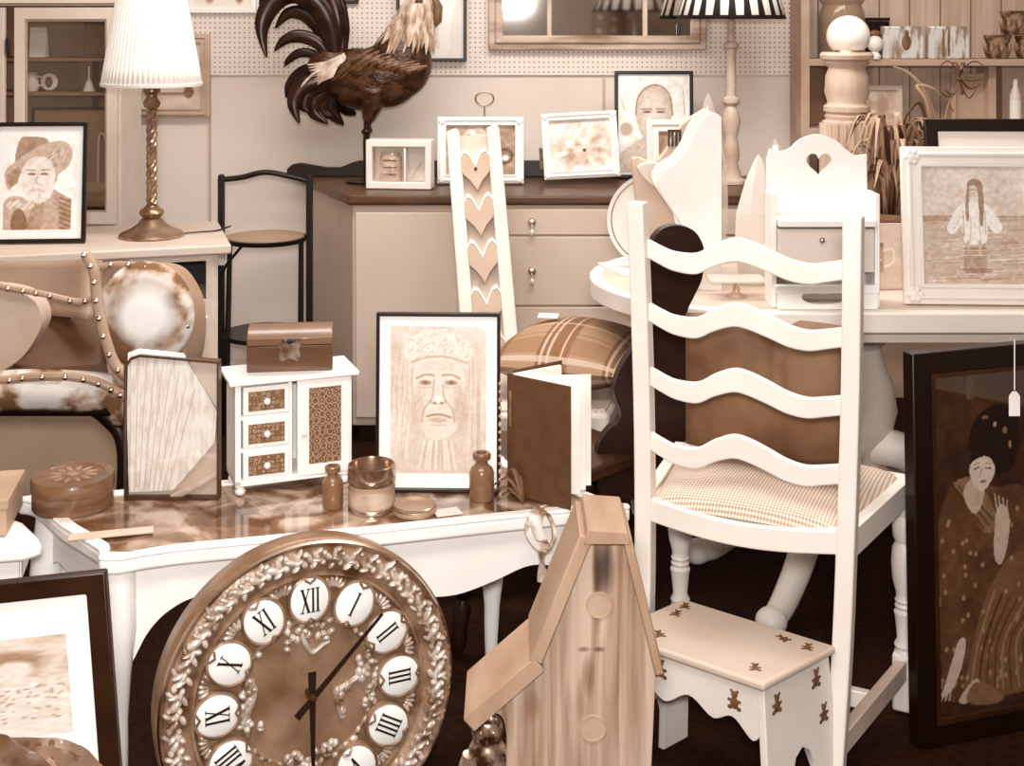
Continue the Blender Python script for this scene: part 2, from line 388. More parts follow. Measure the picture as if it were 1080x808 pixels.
o = bx('door', deskm, t, (-.18, .01, .3), (.225, .016, .46), .004); MB().ball((-.09, -.008, .34), .011, 12).build('knob', brass, o)
# lamp
YL = 4.27
t = thing('table_lamp', 'brass barley-twist table lamp with a white pleated shade on the desk', 'lamp', (Xp(160, YL), YL, .7515))
MB().lathe([(0,0),(.102,0),(.103,.006),(.095,.014),(.07,.024),(.045,.04),(.034,.055),(.026,.06),(.035,.066),(.04,.075),(.036,.085),(.024,.092),(.018,.1)], n=40).build('base', brass, t)
b = MB(); N = 70
for i in range(3):
    b.tube([(.0085*math.cos(k*.34+i*2*PI/3), .0085*math.sin(k*.34+i*2*PI/3), .1+k*.0045) for k in range(N)], .0095, 8)
b.build('twisted_stem', brass, t)
MB().lathe([(.016,.41),(.024,.415),(.028,.43),(.018,.445),(.017,.455),(.028,.465),(.026,.48),(.012,.485),(.011,.56),(0,.56)], n=28).build('socket', brass, t)
b = MB(); N = 240; zb, zt, rb, rt = Zp(90, YL)-.7515, Zp(90, YL)-.7515+.34, .157, .098
def sh(u, v):
    a = 2*PI*u; r = rb+(rt-rb)*v+.0022*(1 if int(round(u*N)) % 4 < 2 else -1); return Vector((r*math.cos(a), r*math.sin(a), zb+(zt-zb)*v))
b.grid(sh, N, 6)
shade_m = mat('pleated_fabric', .97, .95, .8, 8)
MATS['pleated_fabric'].node_tree.nodes['Principled BSDF'].inputs['Emission Color'].default_value = (1,.97,.92,1)
o = b.build('lamp_shade', shade_m, t, solid=.002)
MB().lathe([(rb+.002, zb-.002), (rb+.004, zb+.008), (rb-.002, zb+.009), (rb-.004, zb-.002), (rb+.002, zb-.002)], n=60).build('hem', shade_m, o)
MB().tube(crom([(.09,.03,.004),(.14,.06,.004),(.19,.09,.004),(.215,.18,.004)], 6), .003, 6).build('cord', darkwood, t)

def portrait(nx, ny, bg, skin, sh, kind):
    c = Cv(nx, ny, bg)
    if kind == 'hat':
        c.poly([(.30,.16),(.42,.42),(.62,.46),(.80,.38),(.93,.33),(.93,0),(.3,0)], .62); c.noise(8, .07)
        for k in range(7): c.line([(.78, .04+k*.05), (.92, .0+k*.05)], .012, .42)
        c.poly([(.0,.02),(0,.28),(.12,.36),(.3,.34),(.4,.28),(.34,.12),(.3,.0)], .72, smooth=4)
        c.poly([(.5,.0),(.56,.3),(.66,.34),(.76,.3),(.74,0)], .70)
        c.poly([(.16,.66),(.2,.93),(.34,.965),(.58,.94),(.62,.8),(.5,.72)], .60, smooth=6)
        c.poly([(.03,.48),(.02,.62),(.2,.74),(.5,.88),(.8,.92),(.93,.83),(.9,.68),(.75,.58),(.7,.5),(.5,.72),(.3,.66),(.18,.52),(.08,.43)], .72, smooth=6)
        c.poly([(.05,.5),(.05,.58),(.2,.66),(.2,.52),(.12,.46)], .56, .8, smooth=4)
        c.poly([(.26,.44),(.24,.62),(.36,.74),(.55,.76),(.68,.66),(.7,.46),(.6,.32),(.46,.29),(.34,.34)], .90, smooth=6)
        c.ell(.38,.585,.06,.014,.5).ell(.55,.585,.055,.014,.5).line([(.47,.6),(.44,.5),(.49,.48)], .01, .62, .7, 4)
        c.ell(.46,.41,.10,.025,.62,.6).ell(.46,.36,.16,.06,.95,.8).line([(.3,.63),(.43,.62)], .009,.55).line([(.5,.62),(.62,.63)], .009,.55)
        for k in range(60): x = .3+.3*random.random(); y = .3+.15*random.random(); c.line([(x,y),(x+.01,y-.04)], .004, random.choice((.7,1)), .5)
        for k in range(4): c.ell(.1+.09*k, .27+.015*math.sin(k*2), .06, .035, .88, .5, .5).line([(.05+.09*k,.24),(.14+.09*k,.31)], .006,.55,.6)
        for k in range(50): x = .62+.25*random.random(); y = .68+.18*random.random(); c.line([(x,y),(x-.03,y-.03)], .006, random.choice((.5,.8,.95)), .6)
        c.poly([(.12,.02),(.14,.2),(.26,.22),(.34,.04)], .42, .8, smooth=4).noise(20, .05)
        c.a = np.where(c.V < .02, bg, c.a)
    if kind == 'elder':
        c.noise(5, .1).poly([(0,0),(0,.95),(.1,1),(.9,1),(1,.95),(1,0)], .78, .4)
        c.poly([(.1,0),(.14,.3),(.2,.5),(.24,.72),(.78,.72),(.84,.5),(.9,.3),(.96,0)], .78, .8, smooth=4)
        for k in range(90):
            x = random.random(); c.line([(.02+.2*x, .85*random.random()+.05), (.05+.2*x, .9*random.random())], .004, random.choice((.66,.97)), .35)
            c.line([(.8+.18*x, .85*random.random()+.02), (.82+.16*x, .9*random.random())], .004, random.choice((.66,.97)), .35)
        c.poly([(.25,.52),(.24,.66),(.3,.78),(.5,.82),(.7,.78),(.78,.66),(.77,.5),(.72,.34),(.62,.25),(.5,.23),(.38,.25),(.3,.36)], .86, smooth=6)
        c.ell(.3,.45,.07,.14,.75,.9,al=.7).ell(.73,.45,.07,.14,.72,.9,al=.8)
        c.poly([(.2,.76),(.3,.8),(.5,.825),(.7,.8),(.8,.76),(.86,.84),(.7,.96),(.5,.985),(.3,.96),(.14,.84)], .88, smooth=5)
        for k in range(120):
            x = .16+.68*random.random(); y = .79+.17*random.random(); a = random.random()*6; c.line([(x,y),(x+.04*math.cos(a), y+.03*math.sin(a))], .006, random.choice((.66,.75,.98)), .6)
        c.line([(.22,.755),(.4,.79),(.6,.79),(.8,.75)], .012, .66, .8, 5)
        for s_ in (-1, 1):
            x = .5+s_*.135; c.line([(x-.09,.655+.01*s_),(x,.67),(x+.09,.655-.01*s_)], .014, .6, .8, 4).ell(x,.615,.065,.016,.58,.6).ell(x,.617,.018,.012,.42,.5).line([(x-.08,.59),(x,.58),(x+.08,.59)], .007, .68, .7, 4).line([(.5+s_*.07,.5),(.5+s_*.15,.43),(.5+s_*.17,.35)], .010, .64, .8, 5).line([(x-.02,.53),(x+s_*.1,.47)], .008, .72, .7)
        c.line([(.46,.64),(.44,.52),(.42,.485),(.5,.47),(.58,.485),(.56,.52),(.55,.6)], .010, .66, .8, 5).ell(.5,.5,.035,.03,.95,.7,al=.7).ell(.465,.478,.015,.008,.5).ell(.535,.478,.015,.008,.5)
        c.line([(.38,.385),(.5,.40),(.63,.38)], .012, .52, .9, 5).ell(.5,.36,.09,.02,.72,.7).line([(.42,.33),(.5,.325),(.58,.33)], .008, .7, .8)
        for k in range(5): c.line([(.34,.70+.012*k),(.5,.71+.012*k),(.66,.70+.012*k)], .004, .74, .7, 4)
        for k in range(12): x = .36+.025*k; c.line([(x,.22),(x+.01*(k-6),.03)], .008, random.choice((.7,.97)), .7)
        c.noise(40, .03)
    if kind == 'bald':
        c.poly([(0,0),(0,.18),(.2,.3),(.34,.36),(.68,.36),(.84,.28),(1,.18),(1,0)], .78, smooth=4).noise(10,.04)
        c.poly([(.24,.6),(.28,.8),(.42,.9),(.58,.9),(.72,.8),(.76,.6),(.7,.42),(.58,.3),(.42,.3),(.3,.42)], .76, smooth=6)
        c.ell(.5,.62,.17,.2,.86,.9).line([(.24,.6),(.27,.78),(.42,.895),(.6,.9),(.73,.8),(.77,.6)], .012, .48, .9, 5)
        for x in (.4,.6): c.ell(x,.63,.06,.014,.45,.5).line([(x-.07,.66),(x+.07,.66)], .008,.55)
        c.ell(.5,.53,.06,.03,.7,.5).ell(.5,.45,.09,.02,.5,.4).line([(.3,.95),(.3,.99)], .004,.5).noise(30,.05)
        c.ell(.1,.45,.09,.07,.7,.3).line([(.03,.75),(.08,.65)], .006,.6).line([(.92,.85),(.95,.6)], .006,.6)
    return c
YP = 4.12
framed('framed_portrait', 'black framed drawing of an old man in a hat at left on the desk', 'picture', (Xp(40, YP), YP, .7515), math.radians(4), .09, .285, .375, .013, black, portrait(100, 138, 1.0, 0, 0, 'hat'), .222, .305, strut=True, glassy=False)
# wall pictures -----------------------------------------------------------
def wallpic(name, label, x0, y0, x1, y1, m, bw, cv=None, mb=None, Y=5.115, depth=.02, raised=0):
    w_, h_ = (x1-x0)*Y/F, (y1-y0)*Y/F
    return framed(name, label, 'picture', (Xp((x0+x1)/2, Y), Y, Zp(y1, Y)), 0, 0, w_, h_, bw, m, cv, mb=mb, depth=depth, raised=raised, group=None)
tanframe = mat('tan_frame', .72, .66, .5, 8)
c = Cv(40, 45, .78).noise(4, .06).ell(.8,.25,.08,.1,.45).line([(.1,.22),(.8,.22)], .02,.5).ell(.5,.5,.25,.25,.86)
wallpic('framed_picture', 'tan framed picture on the wall behind the pleated lamp', 136, 36, 221, 124, tanframe, .035, c, raised=1)
c = Cv(40, 20, .9).ell(.3,.5,.12,.4,.6).ell(.8,.5,.1,.4,.5)
wallpic('framed_picture', 'white framed picture at the top edge right of the pleated lamp', 196, -45, 270, 14, white, .02, c)
wallpic('framed_picture', 'small dark framed picture on the pegboard above the rooster back', 343, -40, 378, 4, darkwood, .012, None, mb=mat('dull_print', .5, .4))
c = Cv(50, 70, .9).poly([(.1,0),(.15,.35),(.35,.55),(.5,.8),(.75,.9),(.9,.7),(.8,.3),(.7,0)], .96, smooth=5).line([(.35,.55),(.55,.4),(.6,.1)], .02,.8,.7,5)
wallpic('framed_print', 'thin black framed pale print behind the rooster head', 418, -50, 492, 65, black, .012, c, Y=5.1, depth=.03)
# ================================================================ cake stand
YK = 4.68
t = thing('folding_cake_stand', 'black narrow folding cake stand with round tan tray beside desk', 'stand', (Xp(280, YK), YK, 0))
hw = (326-233)/2*YK/F; zt = Zp(186, YK); zr = Zp(252, YK)
for s_ in (-1, 1):
    b = MB(); b.box((s_*hw, 0, zt/2), (.022, .022, zt)); b.ball((s_*hw, 0, zt), (.012,.012,.008), 10); b.build('upright', blackwood, t, .003)
    MB().tube([(s_*(hw-.025), -.05, 0), (s_*(hw-.03), .0, zr-.012)], [.011, .009], 8).build('leg', blackwood, t)
MB().tube(crom([(-hw,0,zt-.012),(-hw*.55,0,zt-.004),(0,0,zt+.014),(hw*.6,0,zt-.002),(hw,0,zt-.018)], 8), .010, 8).build('top_rail', blackwood, t)
MB().lathe([(0,-.008),(hw-.016,-.008),(hw-.010,0),(hw-.010,.008),(hw-.016,.009)], (0,0,zr), n=48).build('tray_rim', blackwood, t)
MB().lathe([(0,.0),(hw-.02,.0),(hw-.02,.011),(0,.008)], (0,0,zr), n=48).build('tray', mat('tan_tray', .62, .55, .5, 5), t)
MB().tube(crom([(-hw+.005,-.01,zr-.12),(-hw+.03,-.05,zr-.08),(-hw+.06,-.07,zr-.045),(-hw+.09,-.08,zr-.01)], 6), .005, 8).build('bracket', blackwood, t)
MB().lathe([(0,-.008),(hw-.012,-.008),(hw-.008,0),(hw-.008,.008),(0,.008)], (0,0,.34), n=40).build('lower_tray', blackwood, t)
b = MB(); b.prism([(-.014,0),(.014,0),(.014,.035),(.005,.045),(-.005,.045),(-.014,.035)], 0, .001); o = b.build('price_tag', paper, t); o.location = (-hw+.004, -.016, zr-.09)

# ================================================================ dresser
t = thing('dresser', 'long pale dresser with a dark wooden top and crystal drop pulls', 'dresser', (0, 0, 0))
Yf = 4.54; zt = .85
XL, XR, BL, BR = Xp(372, Yf), Xp(788, Yf), Xp(322, 5.06), Xp(776, 5.06)+.06
outl = [(XL, Yf), (XR, Yf), (BR, 5.07), (BL, 5.07)]
MB().prism([(XL, Yf), (XR, Yf), (BR, 5.07), (BL, 5.07)], .06, zt-.035, 'xy').build('carcass', mat('dresser_paint', .76, .725, .5, 3), t, .004)
MB().prism([(XL-.015, Yf-.025), (XR+.02, Yf-.025), (BR+.015, 5.09), (BL-.025, 5.09)], zt-.034, zt, 'xy').build('top', browntop, t, .009, seg=3)
MB().prism([(XL+.02, Yf+.03), (XR-.02, Yf+.03), (BR-.02, 5.04), (BL+.03, 5.04)], 0, .065, 'xy').build('plinth', darkwood, t)
Yb = 5.07
up = [(Xp(307, Yb), zt+.001), (Xp(303, Yb), Zp(183, Yb)), (Xp(304, Yb), Zp(177, Yb)), (Xp(309, Yb), Zp(173, Yb)), (Xp(318, Yb), Zp(171.5, Yb)), (Xp(327, Yb), Zp(173, Yb)), (Xp(345, Yb), Zp(176, Yb)), (Xp(360, Yb), Zp(176, Yb)), (Xp(372, Yb), Zp(171, Yb)), (Xp(380, Yb), Zp(169, Yb)), (Xp(774, Yb), Zp(169, Yb)), (Xp(774, Yb), zt+.001)]
MB().prism(up, 5.045, 5.075).build('upstand', darkwood, t, .003)
dp = MATS['dresser_paint']
xd = Xp(525, Yf)
bx('door', mat('dresser_door', .79, .76, .5, 3), t, ((XL+xd)/2+.002, Yf-.006, .44), (xd-XL-.02, .016, .70), .003)
zs = [zt-.045, Zp(248, Yf), Zp(322, Yf), .27, .075]
def pull(par, x, z):
    b = MB(); b.lathe([(0,-.006),(.013,-.005),(.015,0),(.011,.006),(0,.009)], n=16, M=Matrix.Rotation(PI/2, 4, 'X'), c=(x, Yf-.022, z)); b.build('knob', steel, par)
    b = MB(); b.tube([(x, Yf-.03, z-.008), (x, Yf-.03, z-.025)], .003, 8); b.ball((x, Yf-.03, z-.036), (.009,.006,.013), 10); b.build('drop', mat('crystal', .96, .8, .08, 40, metal=.4), par)
for a, bb in zip(zs, zs[1:]):
    o = bx('drawer', dp, t, ((xd+XR)/2, Yf-.008, (a+bb)/2), (XR-xd-.012, .018, a-bb-.006), .003)
    for px in (561, 668): pull(o, Xp(px, Yf), (a+bb)/2+(.0 if a > .7 else .025))
# ---- things on the dresser
def ont(px, py, z=.851): Y = Yz(py, z); return (Xp(px, Y), Y, z)
# box frame with candle print
Y0 = 4.66
t = thing('box_frame', 'small white box frame with a pale jar behind its glass, in front of the rooster', 'frame', (Xp(420, Y0), Y0, .8515), math.radians(-6))
w_, h_ = 70*Y0/F, 52*Y0/F
MB().prism(rect(w_, h_, 0, h_/2), 0, .075, hole=rect(w_-.045, h_-.05, 0, h_/2)).build('frame', cream, t, .004)
bx('back_board', paper, t, (0, .07, h_/2), (w_-.02, .006, h_-.02), 0)
bx('divider', cream, t, (.022, .03, h_/2), (.008, .05, h_-.05))
bx('glass', glass('picture_glass', .99, .06), t, (0, .006, h_/2), (w_-.044, .0015, h_-.048), 0)
MB().lathe([(0,0),(.038,0),(.04,.008),(.04,.085),(.034,.09),(.034,.1),(0,.1)], (-.035,.045,.026), n=28, sy=.6).build('jar', mat('pale_jar', .85, .7, .15, 20, coat=.5), t)
for k in range(3): bx('label_line', midwood, t, (-.035, .0195, .05+k*.025), (.05, .001, .004), 0)
MB().tube([(.035,.05,.03),(.075,.05,.09)], .0015, 6).build('reed', tanframe, t)
c = Cv(70, 60, .60).noise(5,.1).poly([(.2,.1),(.2,.6),(.3,.95),(.45,1),(.6,.8),(.55,.4),(.5,.1)], .74, smooth=4).ell(.36,.75,.1,.16,.9,.5).ell(.38,.4,.12,.3,.85,.6).ell(.84,.38,.14,.17,.32).ell(.84,.38,.09,.1,.5).ell(.86,.34,.05,.06,.95,.6).ell(.33,.8,.03,.03,.45).noise(20,.06)
Y0 = 4.83
t = framed('photo_frame', 'white moulded frame with a photograph of a child, behind the white rack', 'picture', (Xp(507, Y0), Y0-.03, .852), 0, .12, 91*Y0/F, 70*Y0/F, .032, white, c, raised=2, strut=True, group=None)
c = Cv(70, 60, .84).ell(.5,.3,.36,.2,.72,.4).noise(6,.1)
for k in range(40): a = random.random()*6.3; r = random.random(); c.ell(.5+.36*r*math.cos(a), .42+.3*r*math.sin(a), .1, .05, random.choice((.6,.75,.92)), .6, a, .7)
c.ell(.56,.4,.03,.035,.2).ell(.4,.72,.1,.16,.88,.6).noise(20,.05)
t = framed('photo_frame', 'white moulded frame with a pale flower print, tilted beside the child photograph', 'picture', (Xp(614, Y0), Y0-.03, .852), 0, .22, 80*Y0/F, 70*Y0/F, .028, white, c, raised=2, strut=False); t.rotation_euler.y = math.radians(-3); t.location.z += .018
MB().prism([(-.15,.05),(-.02,.05),(-.02,.10),(-.15,.13)], .10, .11).build('side_support', midwood, t)
framed('framed_portrait', 'thin black framed drawing of a bald smiling man on the dresser', 'picture', (Xp(690, 4.98), 4.97, .852), 0, .05, 83*4.98/F, 113*4.98/F, .013, black, portrait(90, 120, .96, 0, 0, 'bald'), .26, .36)
c = Cv(30, 30, .55).ell(.6,.4,.3,.3,.35).noise(6, .1)
framed('photo_frame', 'small white double-stepped frame in front of the bald man drawing', 'picture', (Xp(706, 4.8), 4.76, .852), 0, .12, .17, .235, .045, cream, c, raised=1)
# wire ring clip
Y0 = 4.93
t = thing('wire_ring_holder', 'wire ring on a thin stem standing behind the child photograph', 'holder', (Xp(511, Y0), Y0, .8515))
MB().lathe([(0,0),(.035,0),(.035,.006),(0,.01)], n=24).build('base', brass, t)
zr = Zp(104, Y0)-.8515
MB().tube([(0,0,.005),(0,0,zr-.028)], .003, 8).build('stem', brass, t)
MB().tube([(.034*math.cos(a*PI/12), 0, zr+.026*math.sin(a*PI/12)) for a in range(25)], .003, 8).build('ring', brass, t)
# ---- rooster
Y0 = 4.86
t = thing('rooster_figure', 'large dark metal rooster figure with sweeping tail on the dresser', 'figurine', (Xp(390, Y0), Y0, .8515))
def R(px, py, dy=0): return Vector(((px-390)*Y0/F, dy, Zp(py, Y0)-.8515))
rbody = mat('rooster_body', .26, .08, .32, 26, metal=.3, bump=.9, stretch=(1,1,1.6), bscale=60)
rdark = mat('rooster_tail', .14, .04, .28, 20, metal=.35)
rpale = mat('rooster_hackle', .72, .42, .4, 40, metal=.2, stretch=(1.5,1.5,.25))
k = Y0/F
b = MB()
b.ball(R(402, 80), (54*k, .09, 33*k), 28, (0, math.radians(-22), 0)); b.ball(R(423, 66), (33*k, .085, 38*k), 24); b.ball(R(415, 85), (34*k, .08, 26*k), 24, (0, math.radians(-35), 0)); b.ball(R(372, 78), (34*k, .07, 27*k), 24, (0, math.radians(-20), 0)); b.ball(R(350, 70), (26*k, .05, 22*k), 20)
b.tube([R(430,60), R(435,32), R(441,8), R(446,-8)], [.075,.055,.038,.03], 18, .8)
b.ball(R(450,-12), (13*k,.03,11*k), 16)
for s_ in (-1, 1): b.tube([R(395,95,s_*.035), R(393,112,s_*.035), R(388,128,s_*.032)], [.06,.038,.018], 14)
b.build('body', rbody, t, remesh=.006)
b = MB(); random.seed(3)
for i in range(200):
    f1 = i/199; side = -1 if i % 2 else 1; lv = (i*7 % 12)/11
    cx0 = 442-8*lv; cy0 = -6+36*lv; rr = .030+.044*lv
    a = (random.random()-.5)*PI*1.1
    st = R(cx0, cy0)+Vector((rr*math.sin(a), side*rr*math.cos(a)*.85, 0)); r2 = rr+.018+.008*random.random()
    en = R(cx0-5-4*lv, cy0+24+4*random.random())+Vector((r2*math.sin(a)*1.15, side*r2*math.cos(a)*.9, 0))
    b.tube([st, (st+en)/2+Vector((.004*math.sin(a), side*.004, 0)), en], [.006,.011,.002], 6, .6)
b.build('neck_hackle', rpale, t)
for s_ in (-1, 1):
    b = MB()
    for i in range(9):
        x = 372+i*7; b.tube([R(x+24, 52+i*2.2, s_*.075), R(x+6, 62+i*1.5, s_*.09), R(x-18, 84-i*1.5, s_*.07)], [.006,.016,.003], 7, .45)
    b.build('wing', mat('rooster_wing', .36, .14, .3, 34, metal=.3), t)
for s_ in (-1, 1):
    b = MB()
    for i in range(8): b.tube([R(366, 58+i*2, s_*.05), R(348-i, 66+i*2.5, s_*.06), R(326+i*1.5, 68+i*3, s_*.045)], [.012,.009,.0015], 6, .5)
    b.build('saddle_feathers', mat('saddle_pale', .84, .6, .4, 30), t)
tails = [([(354,66),(350,34),(338,8),(318,-8),(298,-4),(284,14),(280,34),(285,60)], .046), ([(352,66),(340,34),(324,16),(305,14),(291,30)], .030), ([(352,62),(354,20),(340,-14),(314,-30),(290,-22),(278,2),(279,22)], .040), ([(358,60),(356,26),(346,-6),(326,-28),(300,-34)], .045), ([(350,66),(337,46),(318,38),(302,42),(291,54)], .026), ([(350,72),(332,58),(316,56),(305,63),(300,70)], .018),
         ([(352,76),(335,74),(318,78),(305,90),(300,104)], .030), ([(352,80),(338,84),(320,92),(312,108),(318,129)], .034), ([(356,84),(344,92),(332,104),(332,118),(347,130)], .034), ([(360,84),(350,98),(346,112),(352,122),(362,132)], .034), ([(364,86),(360,102),(362,114),(374,122)], .034), ([(356,78),(342,88),(326,96),(322,110),(328,118)], .032), ([(362,84),(348,94),(338,106),(340,118),(352,124)], .034)]
for i, (pp, r) in enumerate(tails):
    dy = ((i*37) % 7-3)*.008; P = crom([R(x, y, dy*(1+j*.3)) for j, (x, y) in enumerate(pp)], 7)
    MB().tube(P, [q_*r*.36 for q_ in (.5, .95, 1.1, 1.0, .7, .08)], 10, 2.5, up=(0,1,0)).build('tail_feather', rdark, t)
b = MB(); b.tube(crom([R(348,72,-.05), R(335,76,-.055), R(322,88,-.05), R(317,97,-.045)], 6), [.002,.005,.004,.001], 6); b.build('pale_quill', mat('saddle_pale', .84), t)
b = MB()
for s_ in (-1, 1):
    b.tube([R(388,126,s_*.03), R(386,150,s_*.03), R(387,193,s_*.03)], [.012,.008,.008], 10)
    for dx, dy in ((.05,-.03),(.055,0),(.045,.03),(-.03,0)): b.tube([R(387,192,s_*.03), R(387,195,s_*.03)+Vector((dx,dy,-.002))], [.008,.004], 8)
    b.ball(R(387,138,s_*.03), (.018,.015,.012), 10)
b.build('legs', rdark, t)
MB().lathe([(0,.0),(.09,0),(.09,.006),(0,.007)], (0,0,0), n=32, sy=.7).build('base_plate', rdark, t)
comb = mat('rooster_comb', .40, .26, .4, 20)
b = MB(); b.tube([R(457,-6,0), R(462,8,0), R(461,22,0), R(457,30,0)], [.010,.018,.018,.004], 10, .55); b.build('wattle', comb, t)
b = MB()
for i in range(5): b.tube([R(440+i*5,-18), R(438+i*5,-34+abs(i-2)*3)], [.016,.005], 8, .5)
b.build('comb', comb, t)
MB().tube([R(460,-12), R(473,-7)], [.014,.002], 10).build('beak', brass, t)
MB().tube([R(448,-12,-.029), R(448,-12,-.033)], [.006,.004], 10).build('eye', black, t)
# ---- striped lamp on the dresser
def stripe_mat():
    m, n, l, b = base_mat('striped_shade', .75)
    s = xyz(n, l); at = math_n(n, l, 'ARCTAN2', s[1], s[0]); fr = math_n(n, l, 'FRACT', math_n(n, l, 'MULTIPLY', at, 22/(2*PI)))
    tri = math_n(n, l, 'ABSOLUTE', math_n(n, l, 'SUBTRACT', fr, .5))
    zz = math_n(n, l, 'MULTIPLY', s[2], 1.4)
    th = math_n(n, l, 'SUBTRACT', .36, zz)
    f1 = math_n(n, l, 'GREATER_THAN', tri, math_n(n, l, 'SUBTRACT', .5, math_n(n, l, 'MAXIMUM', math_n(n, l, 'MULTIPLY', th, .75), .05)))
    f2 = math_n(n, l, 'LESS_THAN', s[2], .014)
    f = math_n(n, l, 'MAXIMUM', f1, f2)
    l.new(mix_n(n, l, f, sep(.95), sep(.03)), b.inputs['Base Color']); return m
stm = stripe_mat()
def striped_shade(par, z, rb, rt, h):
    o = MB().grid(lambda u, v: Vector(((rb+(rt-rb)*v)*math.cos(2*PI*u), (rb+(rt-rb)*v)*math.sin(2*PI*u), h*v)), 66, 4).build('lamp_shade', stm, par, solid=.003); o.location.z = z; return o
Y0 = 4.84
t = thing('table_lamp', 'pale turned candlestick lamp with a black and white zigzag shade', 'lamp', (Xp(771, Y0), Y0, .8515))
z0 = .8515
def q(r, py): return (r*Y0/F, Zp(py, Y0)-z0)
MB().lathe([(0,0),(.055,0),(.055,.012),(.04,.02),q(7,172),q(9,165),q(8,152),q(6,146),q(8,138),q(10,128),q(8,118),q(5,112),q(9,108),q(9,104),q(5,101),q(5,52),q(8,50),q(8,46),q(4,43),q(4,18),(0,Zp(10,Y0)-z0)], n=28).build('turned_base', mat('pale_turned', .76, .68, .4, 12), t)
striped_shade(t, Zp(20, Y0)-z0, 57*Y0/F, .12, .26)
# ---- mirror
Y0 = 5.12
t = thing('window_mirror', 'large distressed wooden window-style mirror on the pegboard wall', 'mirror', (Xp(630, Y0), Y0, Zp(53, Y0)), 0)
w_, h_ = 230*Y0/F, .62
wdm = mat('distressed_wood', .74, .42, .55, 14, stretch=(.25,1,1.8), detail=8, lo=.3, hi=.55)
for e, d0, nm in ((0, .045, 'frame'), (.026, .055, 'moulding')):
    MB().prism(rect(w_-2*e, h_-2*e, 0, h_/2), -d0+.03, .018, hole=rect(w_-2*e-.06, h_-2*e-.06, 0, h_/2)).build(nm, wdm, t, .006)
for x in (-.185, .185): bx('glazing_bar', mat('pale_bar', .8, .72, .5, 20), t, (x, .002, h_/2), (.018, .014, h_-.1), .004)
mm, n_, l_, b_ = base_mat('mirror_silver', .03, 1); b_.inputs['Base Color'].default_value = (.80, .74, .68, 1)
bx('mirror_glass', mm, t, (0, .012, h_/2), (w_-.10, .004, h_-.1), 0)
bx('hook', darkwood, t, (.315, -.012, .075), (.012, .012, .05))
# floor lamp and dotted cloth reflected in that mirror, standing behind the viewer
t = thing('floor_lamp', 'floor lamp with a zigzag striped shade seen in the mirror', 'lamp', (1.03, -.9, 0))
MB().lathe([(0,0),(.15,0),(.15,.02),(.03,.04),(.016,.06),(.016,1.54),(0,1.54)], n=24).build('pole', cream, t); striped_shade(t, 1.512, .36, .22, .38)
def dotted():
    m, n, l, b = base_mat('dotted_cloth', .9); tc = n.new('ShaderNodeTexCoord'); v = n.new('ShaderNodeTexVoronoi'); v.inputs['Scale'].default_value = 9; v.inputs['Randomness'].default_value = .4
    l.new(tc.outputs['Object'], v.inputs['Vector']); f = math_n(n, l, 'LESS_THAN', v.outputs['Distance'], .22); l.new(mix_n(n, l, f, sep(.72), sep(.97)), b.inputs['Base Color']); return m
o = MB().lathe([(.34,.0),(.33,.3),(.3,.7),(.2,1.1),(.14,1.35),(.17,1.5),(.12,1.62),(0,1.66)], n=32).build('dotted_dress', dotted(), None, sub=1); o.location = (.86, -1.5, 0); tag(o, 'dotted pale dress on a stand seen reflected in the mirror', 'dress')
# ================================================================ RIGHT BACK: shelves, column, plant
shelfm = mat('shelf_wood', .68, .62, .5, 8, stretch=(.4,1,1))
Y0 = 4.92
t = thing('wall_shelf_unit', 'tall open wooden shelf unit against the tongue and groove boards', 'shelf', (Xp(848, Y0), Y0, 0))
for px in (849, 1190): bx('side_post', shelfm, t, (Xp(px, Y0)-Xp(848, Y0), .09, .98), (.032, .2, 1.96), .003)
x0, x1 = 0, Xp(1190, Y0)-Xp(848, Y0)
ZS1, ZS2 = Zp(66, Y0), Zp(139, Y0)
for z in (ZS1, ZS2, ZS2-.38, 1.9): bx('shelf_board', shelfm, t, ((x0+x1)/2, .09, z), (x1-x0-.03, .2, .026), .003)
bx('end_panel', mat('brown_panel', .46, .42, .6, 6), t, (.075, .16, (ZS1+ZS2)/2), (.115, .012, ZS1-ZS2-.03), 0)
bx('upright', shelfm, t, (Xp(1051, Y0)-Xp(848, Y0), .11, (ZS1+ZS2)/2), (.028, .14, ZS1-ZS2-.026), .002)
bx('upright', MATS['brown_panel'], t, (Xp(1064, Y0)-Xp(848, Y0), .16, (ZS1+ZS2)/2), (.06, .01, ZS1-ZS2-.026), 0)
bx('base_panel', shelfm, t, ((x0+x1)/2, .17, .35), (x1-x0-.03, .012, .7), 0)
zt1 = ZS1+.0135; zt2 = ZS2+.0135
def onS(px, z=None, dy=.07): return (Xp(px, Y0+dy), Y0+dy, zt1 if z is None else z)
t = thing('glass_jar', 'large round clear glass jar on the top shelf behind the white globe', 'jar', onS(888, dy=.075))
MB().lathe([(0,0),(.072,0),(.082,.02),(.085,.1),(.082,.17),(.07,.2),(.085,.22),(.09,.23)], n=36).build('jar_body', pane('jar_glass', .62, .42, .1), t, solid=.004)
MB().lathe([(0,.004),(.07,.004),(.078,.1),(.07,.14),(0,.15)], n=24).build('contents', mat('jar_contents', .5, .3, .8, 40), t)
t = thing('black_box', 'flat black box on the shelf behind the glass jar', 'box', onS(905, dy=.178)); bx('box_body', black, t, (0, 0, .07), (.235, .022, .14)); bx('lid', black, t, (0, 0, .147), (.24, .024, .012))
t = thing('round_ornament', 'small pale round ornament beside the white globe', 'ornament', onS(923, dy=0)); MB().ball((0,0,.055), (.03,.03,.032)).lathe([(.02,0),(.022,.01),(.01,.03)], n=20).build('ornament_body', cream, t); MB().ball((0,0,.095), (.02,.012,.012)).build('top_knot', midwood, t)
